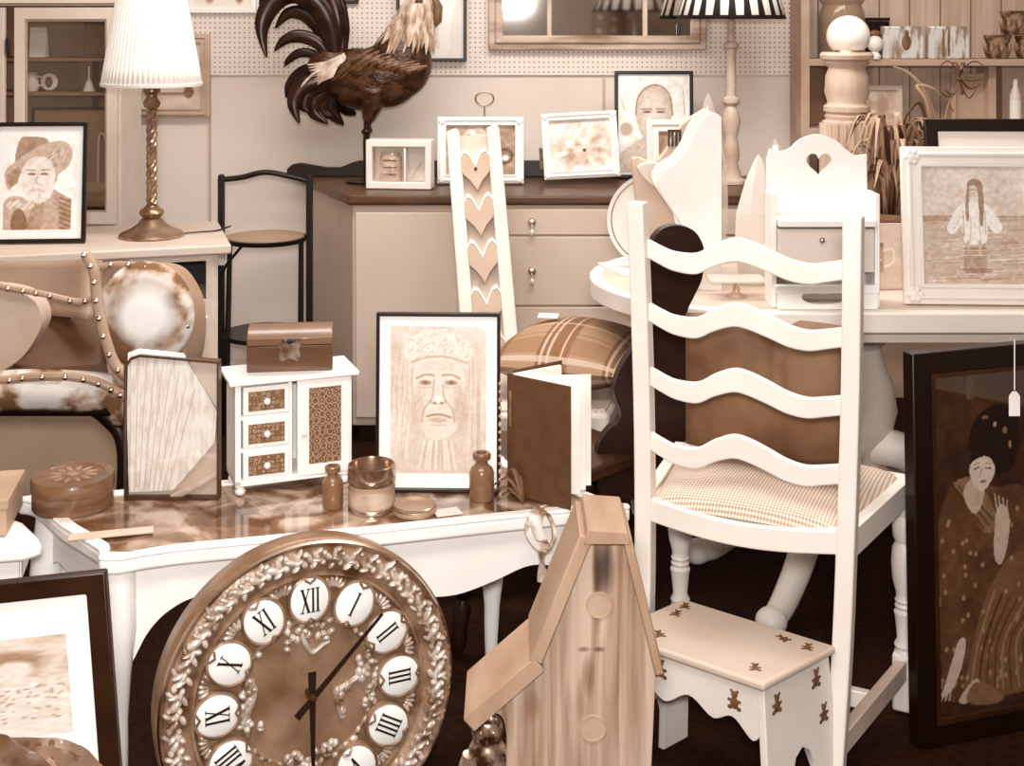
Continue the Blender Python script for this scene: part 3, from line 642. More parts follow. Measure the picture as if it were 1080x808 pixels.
foil = mat('silver_foil', .97, .62, .15, 22, metal=.35, stretch=(2,1,.5), bump=.5, lo=.4, hi=.55)
for px, lb, dk in ((952, 'shiny foil-wrapped flat box with a brown figure on it', 1), (1000, 'shiny silver flat box right of the similar one with a brown figure', 0)):
    t = thing('foil_box', lb, 'box', onS(px, dy=0), math.radians(-4), 'shiny foil boxes on the shelf'); bx('box_body', foil, t, (0, .015, .061), (.15, .045, .12), .003)
    if dk: MB().ball((.012,-.009,.062), (.016,.003,.03), 12).ball((.012,-.009,.098), (.009,.003,.01), 10).build('printed_figure', midwood, t)
    else:
        for k in range(2): bx('stripe', mat('foil_stripe', .55, .4, .3, 20, metal=.3), t, (-.02+.02*k, -.0085, .061), (.008, .002, .1), 0)
potm = mat('carved_pot', .52, .22, .6, 30, bump=.8, lo=.42, hi=.58)
for px, z, r, h_, lb in ((1052, None, .047, .088, 'carved brown pot at the left end of the stacked pots'), (1084, None, .044, .085, 'carved brown pot at the right edge under the topmost pot'), (1070, zt1+.0885, .05, .09, 'topmost carved brown pot with two light openings')):
    t = thing('carved_pot', lb, 'pot', onS(px, z, .03 if z is None else .03), 0, None)
    MB().lathe([(0,0),(r*.8,0),(r,.3*h_),(r*.95,.8*h_),(r*1.05,.92*h_),(r*1.05,h_),(r*.85,h_),(r*.8,.3*h_),(0,.2*h_)], n=24).build('pot_body', potm, t)
    t['group'] = 'carved brown pots stacked on the shelf'
    b = MB()
    for k in range(8): b.ball((r*.97*math.cos(k*PI/4), r*.97*math.sin(k*PI/4), h_*.5), (.008,.008,.02), 8)
    b.build('relief', mat('pot_relief', .62, .4, .6, 20), t)
# lower shelf
c = Cv(30, 36, .72).noise(5,.08).ell(.5,.5,.2,.3,.6,.6)
framed('photo_frame', 'small pale frame on the lower shelf right of the wooden column', 'picture', (Xp(930, 5.02), 5.0, zt2), 0, .04, .15, .155, .02, mat('pale_frame', .78, .72, .5, 9), c)
framed('photo_frame', 'pale blank framed panel on the lower shelf left of the divider', 'picture', (Xp(1026, 5.02), 5.0, zt2), 0, .04, .17, .20, .018, shelfm, None, mb=mat('dull_panel', .66, .62))
t = thing('slim_bottle', 'slim pale bottle on the lower shelf at the right edge', 'bottle', onS(1071, zt2, .05)); MB().lathe([(0,0),(.02,0),(.021,.02),(.021,.12),(.009,.15),(.009,.18),(0,.182)], n=20).build('bottle_body', ivory, t); MB().lathe([(.0215,.03),(.0215,.10)], n=20).build('label', paper, t)
# column with globe
Y0 = 4.25; X0 = Xp(893, Y0); k = Y0/F
t = thing('wooden_column', 'turned and fluted pale wooden column supporting a white globe', 'column', (X0, Y0, 0))
colm = mat('limed_wood', .76, .60, .5, 10, stretch=(1,1,.15))
def q(r, py): return (r*k, Zp(py, Y0))
MB().lathe([(0,.0),(.12,0),(.12,.05),(.09,.08),(.08,.1),(.078,Zp(128,Y0)),q(22,126),q(23,122),q(21,119),q(24,117),q(24,112),q(21,110),q(20,107),q(23,98),q(22,80),q(19,72),q(22,68),q(24,66),q(22,64),q(27,62),q(28,58),q(26,55),(0,Zp(55,Y0))], n=48).build('turned_post', colm, t)
b = MB()
for i in range(20):
    a = 2*PI*i/20; b.tube([(.077*math.cos(a), .077*math.sin(a), .12), (.079*math.cos(a), .079*math.sin(a), Zp(130, Y0))], .0075, 8)
b.build('fluting', colm, t)
t = thing('globe_lamp', 'round white glass globe on top of the wooden column', 'globe', (X0+.005, Y0, Zp(55, Y0)-.012))
MB().ball((0, 0, .064), (.069, .069, .066), 32).build('globe_shade', mat('opal_glass', .95, .9, .15, 3, coat=.5), t)
MB().lathe([(.05,0),(.056,.008),(.05,.02)], n=32).build('collar', brass, t)

# ================================================================ oval table with its things
TZ = .75
t = thing('oval_dining_table', 'large pale oval pedestal dining table behind the ladder-back chair', 'table', (.94, 3.61, 0))
hx, r = .28, .45
def stad(r, hx, n=20): return [(-hx+r*math.cos(PI/2+PI*i/n), r*math.sin(PI/2+PI*i/n)) for i in range(n+1)]+[(hx+r*math.cos(-PI/2+PI*i/n), r*math.sin(-PI/2+PI*i/n)) for i in range(n+1)]
MB().prism(stad(r, hx), TZ-.05, TZ, 'xy').build('tabletop', mat('table_cream', .93, .88, .35, 5), t, .016, seg=4)
MB().prism(stad(r-.035, hx), TZ-.0005, TZ+.0012, 'xy').build('tabletop_field', mat('table_field', .80, .74, .35, 4, stretch=(.4,3,1)), t)
MB().prism(stad(r-.06, hx), TZ-.085, TZ-.05, 'xy').build('apron', ivory, t)
MB().lathe([(.10,.20),(.095,.22),(.05,.25),(.06,.28),(.09,.33),(.105,.39),(.095,.46),(.07,.52),(.06,.56),(.075,.575),(.075,.59),(.09,.6),(.1,.63),(.1,.667)], n=40).build('pedestal', ivory, t)
b0 = None
for a, fs in ((236,1.3), (190,1), (326,1), (56,1)):
    a = math.radians(a); ca, sa = math.cos(a), math.sin(a)
    ca *= fs; sa *= fs
    P = crom([(.05*ca,.05*sa,.30),(.14*ca,.14*sa,.29),(.24*ca,.24*sa,.21),(.32*ca,.32*sa,.11),(.40*ca,.40*sa,.05),(.45*ca,.45*sa,.034)], 8)
    MB().tube(P, [.05,.048,.042,.038,.034,.030], 14, .9).ball((.455*ca,.455*sa,.034), (.038,.038,.033), 16).build('curved_foot', cream, t)
TT = TZ+.0015
# paper
t = thing('paper_sheet', 'white sheet of paper at the left end of the oval table', 'paper', (.345, 3.72, TT), .3); bx('sheet', paper, t, (0,0,.001), (.15,.20,.0015), 0)
# curved white side shelf (white shaped panel)
Y0 = 3.42
t = thing('scroll_sided_rack', 'white wooden rack with a tall scroll-shaped side, left on the oval table', 'rack', (Xp(725, Y0), Y0, TT), math.radians(0))
def L(px, py, Y=Y0, ox=725): return ((px-ox)*Y/F, Zp(py, Y)-TT)
side = [L(761,306),L(761,124),L(756,120),L(750,120),L(742,126),L(733,140),L(726,156),L(716,170),L(707,176),L(698,183),L(694,195),L(700,208),L(712,226),L(720,245),L(724,306)]
side = [side[0]]+[(p.x, max(0, p.y)) for p in crom([(a,b_,0) for a,b_ in side[1:]], 3)]
MB().prism(side, 0, .018).build('side_panel', white, t, .003); MB().prism(side, .15, .168).build('side_panel', white, t, .003)
for zz in (.03, .17): bx('shelf', white, t, (.045, .085, zz), (.055, .13, .014))
bx('back_panel', white, t, (.083, .085, .16), (.01, .132, .3))
# round plate behind
t = thing('round_platter', 'white round platter with a thin dark line, leaning behind the scroll-sided rack', 'plate', (Xp(690, 3.72), 3.72, TT), math.radians(-8), rx=-.08)
MB().lathe([(0,-.004),(.09,-.004),(.13,.012),(.132,.016),(.088,.004),(0,.004)], n=48, M=Matrix.Rotation(PI/2, 4, 'X'), c=(0,0,.134)).build('platter', cream2, t)
MB().lathe([(.118,.0155),(.121,.0165),(.118,.0175)], n=48, M=Matrix.Rotation(PI/2, 4, 'X'), c=(0,-.004,.134)).build('rim_line', midwood, t)
# tan pointed shells / hats stack
tanp = mat('tan_cardboard', .76, .70, .6, 6)
t = thing('boat_ornament', 'tan curved boat-like ornament with a dark comb, behind the scroll-sided rack', 'ornament', (Xp(705, 3.62), 3.64, TT))
def L2(px, py): return ((px-705)*3.6/F, Zp(py, 3.6)-TT)
P = [L2(*p) for p in ((690,300),(668,185),(672,168),(690,172),(703,160),(716,138),(728,126),(745,118),(750,130),(748,300))]
MB().prism([(p.x,max(p.y,0)) for p in crom([(a,b_,0) for a,b_ in P], 4, True)], 0, .03).build('hull', tanp, t, .004)
b = MB()
for i in range(4): b.box((L2(706+i*4,0)[0], -.006, L2(0,147)[1]), (.005,.012,.045))
b.box((L2(712,0)[0], -.006, L2(0,139)[1]), (.036,.014,.006)); b.build('comb_teeth', darkwood, t)
P = [L2(*p) for p in ((672,178),(690,172),(710,182),(724,192),(718,204),(690,198))]
MB().prism([(p.x,p.y) for p in crom([(a,b_,0) for a,b_ in P], 4, True)], -.03, .0).build('fin', mat('fin_tan', .84, .78, .5, 6), t, .004)
# clear pointed things
def spike(name, label, px, top, bot, wd, Y, m, rot=0):
    z1 = Zp(top, Y)-TT; w2 = wd*Y/F/2
    t = thing(name, label, 'gift bag', (Xp(px, Y), Y, TT), rot, 'pointed cellophane bags on the oval table')
    b = MB(); N = 10
    pr = [(w2*.8, 0), (w2, .3*z1), (w2*.95, .55*z1), (w2*.55, .8*z1), (w2*.2, .95*z1), (.001, z1)]
    b.lathe(pr, n=6, sy=.5); b.build('cellophane', m, t, smooth=False)
    MB().lathe([(0,.004),(w2*.7,.004),(w2*.75,.12*z1),(w2*.7,.26*z1),(0,.3*z1)], n=16, sy=.45).build('contents', cream, t)
    return t
cel = pane('cellophane_clear', .88, .38, .08); cel2 = pane('cellophane_milky', .93, .7, .12)
spike('gift_bag', 'clear pointed cellophane bag at the top right of the scroll-sided rack', 747, 98, 300, 42, 3.80, cel)
spike('gift_bag', 'milky pointed cellophane bag standing in front, left of the heart rack', 800, 163, 290, 52, 3.5, cel2, .15)
spike('gift_bag', 'clear narrow pointed bag tucked against the heart rack', 818, 146, 290, 34, 3.66, cel, -.2)
# heart rack
Y0 = 3.30
t = thing('heart_letter_rack', 'white wooden letter rack with a heart cut-out and two compartments', 'rack', (Xp(862, Y0), Y0, TT))
def L(px, py): return ((px-862)*Y0/F, Zp(py, Y0)-TT)
out = [L(809,317.1),L(809,168)]+[(p.x,p.y) for p in crom([(*L(812,157),0),(*L(822,160),0),(*L(833,157),0),(*L(845,147),0),(*L(862,142),0),(*L(880,147),0),(*L(893,158),0),(*L(903,164),0),(*L(914,163),0)], 5)]+[L(916,317.1)]
hc = L(864,172); s_ = 13.5*Y0/F
heart = [(hc[0]+s_*.0625*16*math.sin(a)**3, hc[1]+s_*.0625*(13*math.cos(a)-5*math.cos(2*a)-2*math.cos(3*a)-math.cos(4*a))) for a in [2*PI*i/40 for i in range(40)]]
MB().prism(out, .0, .014, hole=heart).build('back_board', white, t, .002)
for px in (809, 915): bx('side_rail', white, t, (L(px,0)[0], -.045, L(0,(168+322)/2)[1]*.5 if 0 else (L(0,200)[1])/2), (.012, .09, L(0,200)[1]))
bx('upper_ledge', white, t, (0, -.055, L(0,229)[1]), (.235, .11, .016)); bx('upper_front', mat('rack_panel', .88, .84, .45, 6), t, (0, -.085, L(0,258)[1]), (.235, .01, .105))
MB().ball((0-.01, -.095, L(0,247)[1]), .008, 12).build('knob', steel, t)
bx('lower_rail', white, t, (0, -.10, L(0,296)[1]), (.25, .02, .02))
MB().prism(rect(.24, .054, 0, .0275), -.108, -.096, hole=[(p.x,p.y) for p in crom([(-.062,.028,0),(-.05,.04,0),(-.006,.037,0),(.036,.04,0),(.048,.028,0),(.026,.014,0),(-.04,.014,0)], 4, True)]).build('lower_front', white, t)
bx('floor_board', ivory, t, (0, -.05, .006), (.235, .1, .01))
# glass dish between
t = thing('glass_dish', 'low clear glass stand under the milky cellophane bag', 'dish', (Xp(775, 3.36), 3.34, TT)); bx('plate', pane('dish_glass', .9, .5, .05), t, (0, 0, .045), (.14, .09, .006)); MB().lathe([(.03,0),(.01,.01),(.008,.042)], n=20).build('stem', steel, t)
# mug card
t = thing('greeting_card', 'pale card with a mug drawn on it, standing between heart rack and sea picture', 'card', (Xp(928, 3.42), 3.42, TT), math.radians(6), rx=-.06)
c = Cv(50, 60, .78).noise(5, .03).poly([(.15,.25),(.15,.72),(.6,.72),(.6,.25)], .64).poly([(.15,.66),(.15,.72),(.6,.72),(.6,.66)], .5).line([(.62,.6),(.8,.62),(.82,.42),(.62,.34)], .02, .9, 1, 5).line([(.2,.45),(.55,.45)], .02, .8).line([(.2,.38),(.55,.38)], .012, .5)
bx('card_body', mat('card_tan', .78, .74), t, (0, .004, .085), (.125, .006, .17)); c.build('printed_mug', .12, .16, (0, 0, .085), t)
t = thing('small_white_box', 'small cream box below the spider plant', 'box', (Xp(938, 3.7), 3.7, TT)); bx('box_body', ivory, t, (0,0,.05), (.085,.08,.10)); bx('lid', cream, t, (0,0,.107), (.09,.085,.014))
# spider plant
Y0 = 3.86
t = thing('spider_plant', 'spider plant with arching leaves and a hanging plantlet behind the sea picture', 'plant', (Xp(942, Y0), Y0, TT))
MB().lathe([(0,0),(.06,0),(.085,.12),(.09,.125),(.09,.14),(.08,.14),(.075,.115),(0,.11)], n=32).build('pot', mat('plant_pot', .5, .42, .5), t)
MB().lathe([(0,.112),(.077,.116)], n=24).build('soil', darkwood, t)
leafs = [mat('leaf_dark', .34, .24, .5, 12, stretch=(1,1,.3)), mat('leaf_pale', .66, .5, .5, 12, stretch=(1,1,.3))]
random.seed(11)
def leaf(mb, base, az, length, up, wd, n=9):
    V = []; d = Vector((math.cos(az), math.sin(az), 0)); sdv = Vector((-d.y, d.x, 0))
    prev = None
    for i in range(n+1):
        s = i/n; p = Vector(base)+d*(length*(s**1.1)*.75)+Vector((0,0,up*math.sin(min(1, s*1.05)*PI*.72)*1.0-up*.25*s*s)); ww = wd*(math.sin(PI*(.12+.88*s))+.12)*(1-s*.35)
        a = mb.bm.verts.new(p-sdv*ww+Vector((0,0,.003))); m_ = mb.bm.verts.new(p); c_ = mb.bm.verts.new(p+sdv*ww+Vector((0,0,.003)))
        if prev: mb.bm.faces.new((prev[0], prev[1], m_, a)); mb.bm.faces.new((prev[1], prev[2], c_, m_))
        prev = (a, m_, c_)
for g in range(2):
    b = MB()
    for i in range(46): leaf(b, (random.uniform(-.03,.03), random.uniform(-.03,.03), .12), random.random()*2*PI, random.uniform(.12,.26), random.uniform(.14,.34), random.uniform(.007,.012))
    b.build('leaves', leafs[g], t, solid=.001)
def LP(px, py, dy=0): return Vector(((px-942)*Y0/F, dy, Zp(py, Y0)-TT))
MB().tube(crom([LP(955,235),LP(978,190,-.02),LP(990,150,-.02),LP(975,100,-.02),LP(958,78,-.02),LP(940,70,-.02)], 8), [.008,.007,.005,.002], 8, .5).build('long_leaf', leafs[1], t)
MB().tube(crom([LP(975,235),LP(985,170,-.03),LP(975,110,-.03),LP(965,90,-.02),LP(985,95,-.02),LP(1008,118,.02)], 8), [.007,.007,.004,.003], 8, .6).build('long_leaf', leafs[1], t)
MB().tube(crom([LP(985,180,-.02),LP(970,112,-.02),LP(955,118,-.03),LP(948,135,-.03)], 8), [.004,.005,.002], 8, .5).build('long_leaf', leafs[0], t)
MB().tube(crom([LP(990,190,0),LP(998,120),LP(1008,95),LP(1015,80)], 8), [.003,.003], 6).build('runner', leafs[1], t)
b = MB()
for i in range(16):
    a = i*2.4; c0 = LP(1012, 82); leaf(b, (c0.x, c0.y, c0.z), a, random.uniform(.05,.1), random.uniform(-.07,.06), .005, 6)
b.build('plantlet', leafs[0], t, solid=.001)
# black picture & sea picture
framed('framed_print', 'wide black framed print with a pale mount behind the sea picture', 'picture', (Xp(1080, 3.55), 3.56, TT), math.radians(-2), .22, .47, .43, .035, black, Cv(40, 40, .90).poly([(.18,.0),(.18,.8),(.9,.8),(.9,0)], .84).line([(.18,0),(.18,.8),(.9,.8)], .006,.75), strut=True)
c = Cv(150, 180, .84).noise(4, .05)
c.poly([(0,0),(0,.58),(1,.58),(1,0)], .74)
for k in range(70): y = random.random()*.56; x = random.random(); c.line([(x,y),(x+.12+.2*random.random(),y+.01)], .006, random.choice((.55,.9,.66)), .6)
c.line([(0,.575),(1,.575)], .008,.6).poly([(0,.52),(0,.57),(.22,.57),(.28,.54)], .62)
c.poly([(.40,.12),(.42,.34),(.60,.34),(.60,.10),(.5,.04)], .58, .7, 4)
for k in range(14): y = .06+.02*k; c.line([(.36+.05*random.random(),y),(.6+.08*random.random(),y+.004)], .006, random.choice((.5,.85,.7)), .8)
c.poly([(.44,.70),(.36,.66),(.28,.56),(.24,.46),(.30,.42),(.38,.50),(.40,.36),(.50,.33),(.62,.36),(.63,.50),(.70,.43),(.77,.47),(.72,.58),(.64,.67),(.56,.70)], .95, 1, 4)
c.line([(.40,.62),(.40,.40)], .007, .74).line([(.61,.62),(.61,.42)], .007, .74).line([(.47,.56),(.46,.36)], .006, .8).line([(.55,.56),(.56,.36)], .006, .8).line([(.30,.46),(.38,.58)], .005,.78)
c.ell(.50,.80,.058,.058,.80,.4)
c.poly([(.44,.84),(.46,.885),(.52,.90),(.58,.87),(.595,.78),(.60,.66),(.585,.50),(.555,.52),(.55,.66),(.545,.78),(.52,.84)], .56, 1, 4)
c.poly([(.445,.85),(.43,.76),(.42,.64),(.43,.54),(.455,.56),(.455,.68),(.465,.80)], .60, 1, 4)
c.ell(.485,.805,.012,.005,.5).ell(.52,.805,.012,.005,.5).ell(.50,.775,.014,.005,.6)
c.line([(.44,.36),(.44,.26)], .014,.76).line([(.55,.36),(.55,.26)], .014,.76).noise(30,.05)
Y0 = 3.23
framed('framed_picture', 'white ornate framed picture of a girl standing in the sea, on the oval table edge', 'picture', (Xp(1031, Y0), Y0, TT), math.radians(-3), .10, 152*Y0/F, 166*Y0/F, .05, cream2, c, raised=2, strut=True, mb=paper)

# ================================================================ shaped dark chair, plaid-cushion chair
t = thing('hall_chair', 'dark wooden chair with a tall shaped back, behind the ladder-back chair', 'chair', (0, 0, 0))
YD = 3.12
def L(px, py): return ((px-690)*YD/F, Zp(py, YD))
prof = [(704,238),(718,238),(732,244),(741,258),(743,275),(740,295),(732,312),(724,328),(722,345),(735,400),(742,470),(742,520),(640,520),(632,500),(627,480),(629,462),(640,448),(650,440),(652,430),(647,418),(645,405),(652,385),(664,366),(672,345),(674,320),(672,295),(676,275),(685,255),(694,243)]
pts = [(p.x,p.y) for p in crom([(*L(*p),0) for p in prof], 5, True)]
M_ = Matrix.Translation((Xp(690, YD), YD, 0)) @ Matrix.Rotation(math.radians(10), 4, 'Z')
MB().prism(pts, -.016, .016, M=M_).build('shaped_back', darkwood, t, .006)
seat = [(-.13,3.0),(.17,2.97),(.32,3.12),(.2,3.28),(-.08,3.26)]
MB().prism(seat, .405, .44, 'xy').build('seat', mat('brown_seat', .2, .12, .4, 8), t, .008)
for (x, y, fx, fy) in ((-.085,3.04,-.125,3.02),(.09,3.04,.085,2.99),(.20,3.2,.24,3.28),(-.03,3.21,-.05,3.28)):
    P = [Vector((x,y,.40)).lerp(Vector((fx,fy,0)), s) for s in (0,.12,.2,.28,.34,.5,.62,.68,.74,.85,.9,1)]
    MB().tube(P, [.02,.022,.014,.024,.014,.018,.024,.014,.022,.016,.02,.012], 12).build('turned_leg', darkwood, t)
t = thing('side_chair', 'cream painted chair holding the plaid cushion, in front of the dresser', 'chair', (0, 0, 0))
seat = [(Xp(470,3.36),3.36),(Xp(642,3.36),3.36),(Xp(675,3.8),3.86),(Xp(530,3.8),3.86)]
def wick():
    m, n, l, b = base_mat('woven_seat', .8); s = xyz(n, l)
    a = math_n(n, l, 'SINE', math_n(n, l, 'MULTIPLY', s[0], 420)); c_ = math_n(n, l, 'SINE', math_n(n, l, 'MULTIPLY', s[1], 420)); f = math_n(n, l, 'GREATER_THAN', math_n(n, l, 'MULTIPLY', a, c_), 0)
    l.new(mix_n(n, l, f, sep(.86), sep(.72)), b.inputs['Base Color']); return m
MB().prism(seat, .395, .45, 'xy').build('seat_rail', ivory, t, .012)
cx_, cy_ = sum(p[0] for p in seat)/4, sum(p[1] for p in seat)/4
MB().prism([(cx_+(x-cx_)*.95, cy_+(y-cy_)*.95) for x, y in seat], .445, .458, 'xy').build('woven_seat', wick(), t, .004)
for (x, y), (dx, dy) in zip(seat, ((-.07,-.10),(.03,-.02),(.03,.05),(-.02,.05))):
    xi, yi = cx_+(x-cx_)*.9, cy_+(y-cy_)*.9
    MB().prism([(-.019,-.019),(.019,-.019),(.019,.019),(-.019,.019)], 0, .40, 'xy').build('leg', cream, t, .004)
    o = t.children[-1] if t.children else None
    o = [c_ for c_ in bpy.data.objects if c_.name.startswith('leg') and c_.parent == t][-1]
    o.location = (xi+dx, yi+dy, .005)
    for v in o.data.vertices:
        if v.co.z > .2: v.co.x -= dx; v.co.y -= dy
MB().tube([(seat[0][0]+.0,3.34,.12),(seat[1][0]-.02,3.36,.12)], .016, 4).build('stretcher', cream, t)
# plaid cushion
def plaid():
    m, n, l, b = base_mat('plaid_fabric', .9, spec=.1); s = xyz(n, l)
    def band(c, k, w0, off=0): return math_n(n, l, 'LESS_THAN', math_n(n, l, 'FRACT', math_n(n, l, 'ADD', math_n(n, l, 'MULTIPLY', c, k), off)), w0)
    col = mix_n(n, l, band(s[0], 5.5, .45, .25), sep(.56), sep(.42))
    col = mix_n(n, l, math_n(n, l, 'MULTIPLY', band(s[1], 6, .4, .1), .5), col, sep(.42))
    for c, k, w0, off, v in ((s[0], 5.5, .04, .1, .8),(s[0], 5.5, .04, .2, .8),(s[0], 5.5, .03, .8, .36),(s[1], 6, .05, .2, .78),(s[1], 6, .04, .6, .36),(s[0],5.5,.03,.9,.78)):
        col = mix_n(n, l, math_n(n, l, 'MULTIPLY', band(c, k, w0, off), .6), col, sep(v*.8+.12))
    l.new(col, b.inputs['Base Color']); return m
def pillow(name, m, loc, sx, sy, sz, rot=0, parent=None, p=.45):
    b = MB()
    for sgn in (1, -1):
        b.grid(lambda u, v: Vector(((2*u-1)*sx/2*(1-.05*math.sin(PI*v)*0), (2*v-1)*sy/2, sgn*sz/2*((max(0, math.sin(PI*u)))**p)*((max(0, math.sin(PI*v)))**p))), 24, 24)
    o = b.build(name, m, parent); o.location = loc; o.rotation_euler.z = rot; return o
Yc = 3.62
o = pillow('plaid_cushion', plaid(), (Xp(606, Yc), Yc-.01, .459+.085), .37, .42, .17, -.35); tag(o, 'brown and cream plaid seat cushion lying on the cream chair', 'cushion')
o = bx('name_card', paper, None, (Xp(578, 3.66), 3.64, .636), (.055, .035, .002), 0, (0.12,0,-.2)); tag(o, 'small white card lying on the plaid cushion', 'card')
# white leaning chevron rack
Y0 = 3.98
t = thing('chevron_rack', 'tall narrow white rack with chevron cut slats leaning on the dresser', 'rack', (Xp(545, Y0), Y0, 0), 0)
hh = 1.13; ang = math.radians(16); tilt = math.radians(-6)
t.rotation_euler = (-math.radians(23), math.radians(-5.5), 0)
hh = 1.16; t.location = (Xp(530, 4.0), 4.0, .012)
for s_ in (-1, 1):
    MB().prism([(s_*.067-.022,0),(s_*.067+.022,0),(s_*.067+.022,hh-.005),(s_*.067+.012,hh+.01),(s_*.067-.022,hh)], -.02, .02).build('side_rail', mat('rack_ivory', .88, .83, .5, 6), t, .004)
bx('back_board', mat('rack_back', .78, .72, .5, 8), t, (0, .016, hh/2), (.095, .006, hh-.02), 0)
for i in range(7):
    z = hh-.13-i*.152
    P = [(-.047,z+.03),(-.036,z+.048),(-.022,z+.04),(0,z-.005),(.022,z+.04),(.036,z+.048),(.047,z+.03),(.047,z-.02),(.02,z-.05),(0,z-.085),(-.02,z-.05),(-.047,z-.02)]
    MB().prism(P, -.022, -.01).build('chevron_slat', mat('chevron_tan', .70, .64, .5, 6), t, .002)
    MB().prism([(-.047,z+.03),(-.036,z+.048),(-.022,z+.04),(0,z-.005),(.022,z+.04),(.036,z+.048),(.047,z+.03),(.047,z+.04),(.036,z+.062),(.022,z+.054),(0,z+.010),(-.022,z+.054),(-.036,z+.062),(-.047,z+.04)], -.024, -.004).build('chevron_edge', cream, t, .001)
b = MB(); b.ball((0,-.026,hh-.14), .005, 10); b.build('screw', darkwood, t)
# ================================================================ hide armchair at left
t = thing('hide_armchair', 'studded leather and cowhide tub armchair at left in front of desk', 'armchair', (0, 0, 0))
YH_ = 3.35
leather = mat('tan_leather', .68, .58, .45, 3, bump=.3, bscale=120)
def cow():
    m, n, l, b = base_mat('cowhide', .8, spec=.15); tc = n.new('ShaderNodeTexCoord'); nz = n.new('ShaderNodeTexNoise'); nz.inputs['Scale'].default_value = 13; nz.inputs['Detail'].default_value = 3
    l.new(tc.outputs['Object'], nz.inputs['Vector']); cr = n.new('ShaderNodeValToRGB'); e = cr.color_ramp.elements; e[0].position = .42; e[0].color = sep(.42); e[1].position = .58; e[1].color = sep(.93)
    q_ = e.new(.47); q_.color = sep(.66); l.new(nz.outputs['Fac'], cr.inputs[0]); col = cr.outputs[0]
    s = xyz(n, l)
    dx = math_n(n, l, 'SUBTRACT', s[0], Xp(148, 3.2)); dz = math_n(n, l, 'SUBTRACT', s[2], Zp(336, 3.2)); d = math_n(n, l, 'SQRT', math_n(n, l, 'ADD', math_n(n, l, 'MULTIPLY', dx, dx), math_n(n, l, 'MULTIPLY', dz, dz)))
    mr = n.new('ShaderNodeMapRange'); mr.inputs[1].default_value = .045; mr.inputs[2].default_value = .085; mr.inputs[3].default_value = 1; mr.inputs[4].default_value = 0; l.new(d, mr.inputs[0])
    rg = n.new('ShaderNodeMapRange'); rg.inputs[1].default_value = .115; rg.inputs[2].default_value = .08; rg.inputs[3].default_value = 0; rg.inputs[4].default_value = .75; l.new(d, rg.inputs[0])
    col = mix_n(n, l, math_n(n, l, 'MULTIPLY', rg.outputs[0], nz.outputs['Fac']), col, sep(.38))
    l.new(mix_n(n, l, mr.outputs[0], col, sep(1)), b.inputs['Base Color']); return m
cowm = cow()
def G(px, py, Y): v = W(px, py, Y); return v
# back rest: curved leather sheet, from off-frame left to the arm
def back(u, v):
    px = -150+250*u; top = 262+12*u+8*math.sin(PI*u); bot = 315+22*u; py = top+(bot-top)*v
    Y = 3.62-.25*(2*u-1)**2*(.6)-.05*v
    return W(px, py, Y)
MB().grid(back, 30, 8).build('backrest', leather, t, solid=.05)
def inner(u, v):      # inner back / seat of leather
    px = -150+262*u; top = 300+30*u; py = top+(405-top)*v
    return W(px, py, 3.56-.2*v-.03*math.sin(PI*u))
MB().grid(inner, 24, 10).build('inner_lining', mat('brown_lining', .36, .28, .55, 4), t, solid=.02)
# left sweep of pale leather (the far arm wing)
P = [(-170,330),(-60,298),(0,300),(30,306),(45,318),(50,335),(44,352),(30,372),(12,385),(-10,394),(-170,400)]
wing = [W(x, y, 3.34) for x, y in P]
MB().prism([(p.x, p.y) for p in crom([(w_.x, w_.z, 0) for w_ in wing], 5, True)], 3.30, 3.37).build('arm_lining', mat('pale_suede', .78, .70, .7, 4), t, .02, seg=4)
# right arm: bulging cowhide
def arm(u, v):
    a = 2*PI*u; ph = PI*v
    cx_, cz_ = Xp(146, 3.22), Zp(338, 3.22); rx, rz_ = 53*3.22/F, 58*3.22/F
    return Vector((cx_+rx*math.sin(ph)*math.cos(a)+.0, 3.27-.085*math.cos(ph) if 0 else 3.28-.055*math.cos(ph), cz_+rz_*math.sin(ph)*math.sin(a)))
MB().grid(arm, 40, 20).build('cowhide_arm', cowm, t)
MB().prism([(p.x,p.y) for p in crom([(*[W(x,y,3.3)[i] for i in (0,2)],0) for x,y in ((112,305),(140,293),(170,296),(188,316),(197,345),(194,395),(170,432),(136,436),(118,400))], 5, True)], 3.28, 3.50).build('arm_side', leather, t, .02, seg=4)
edge = [(90,268),(99,285),(102,310),(106,335),(112,360),(122,385),(136,398)]
ep = crom([W(x, y, 3.195) for x, y in edge], 8)
MB().tube(ep, .013, 10).build('arm_piping', mat('studded_welt', .66, .56, .5, 10), t)
def studs(pts, n, name='stud'):
    b = MB()
    for i in range(n):
        s = i/(n-1)*(len(pts)-1); k_ = min(int(s), len(pts)-2); p = pts[k_].lerp(pts[k_+1], s-k_); b.ball(p, .0075, 8)
    o = b.build('studs', steel, t)
studs([p+Vector((0,-.012,0)) for p in ep], 9)
e2 = crom([W(x, y, 3.27) for x, y in ((100,283),(125,280),(150,283),(175,297),(193,318),(198,345))], 8)
MB().tube([p+Vector((0,.01,0)) for p in e2], .009, 8).build('arm_piping', leather, t); studs([p+Vector((0,-.006,.004)) for p in e2], 8)
e3 = crom([W(x, y, 3.27) for x, y in ((-60,286),(0,302),(28,307),(50,311),(82,318),(100,314))], 8); MB().tube(e3, .008, 8).build('back_piping', leather, t); studs([p+Vector((0,-.008,0)) for p in e3], 9)
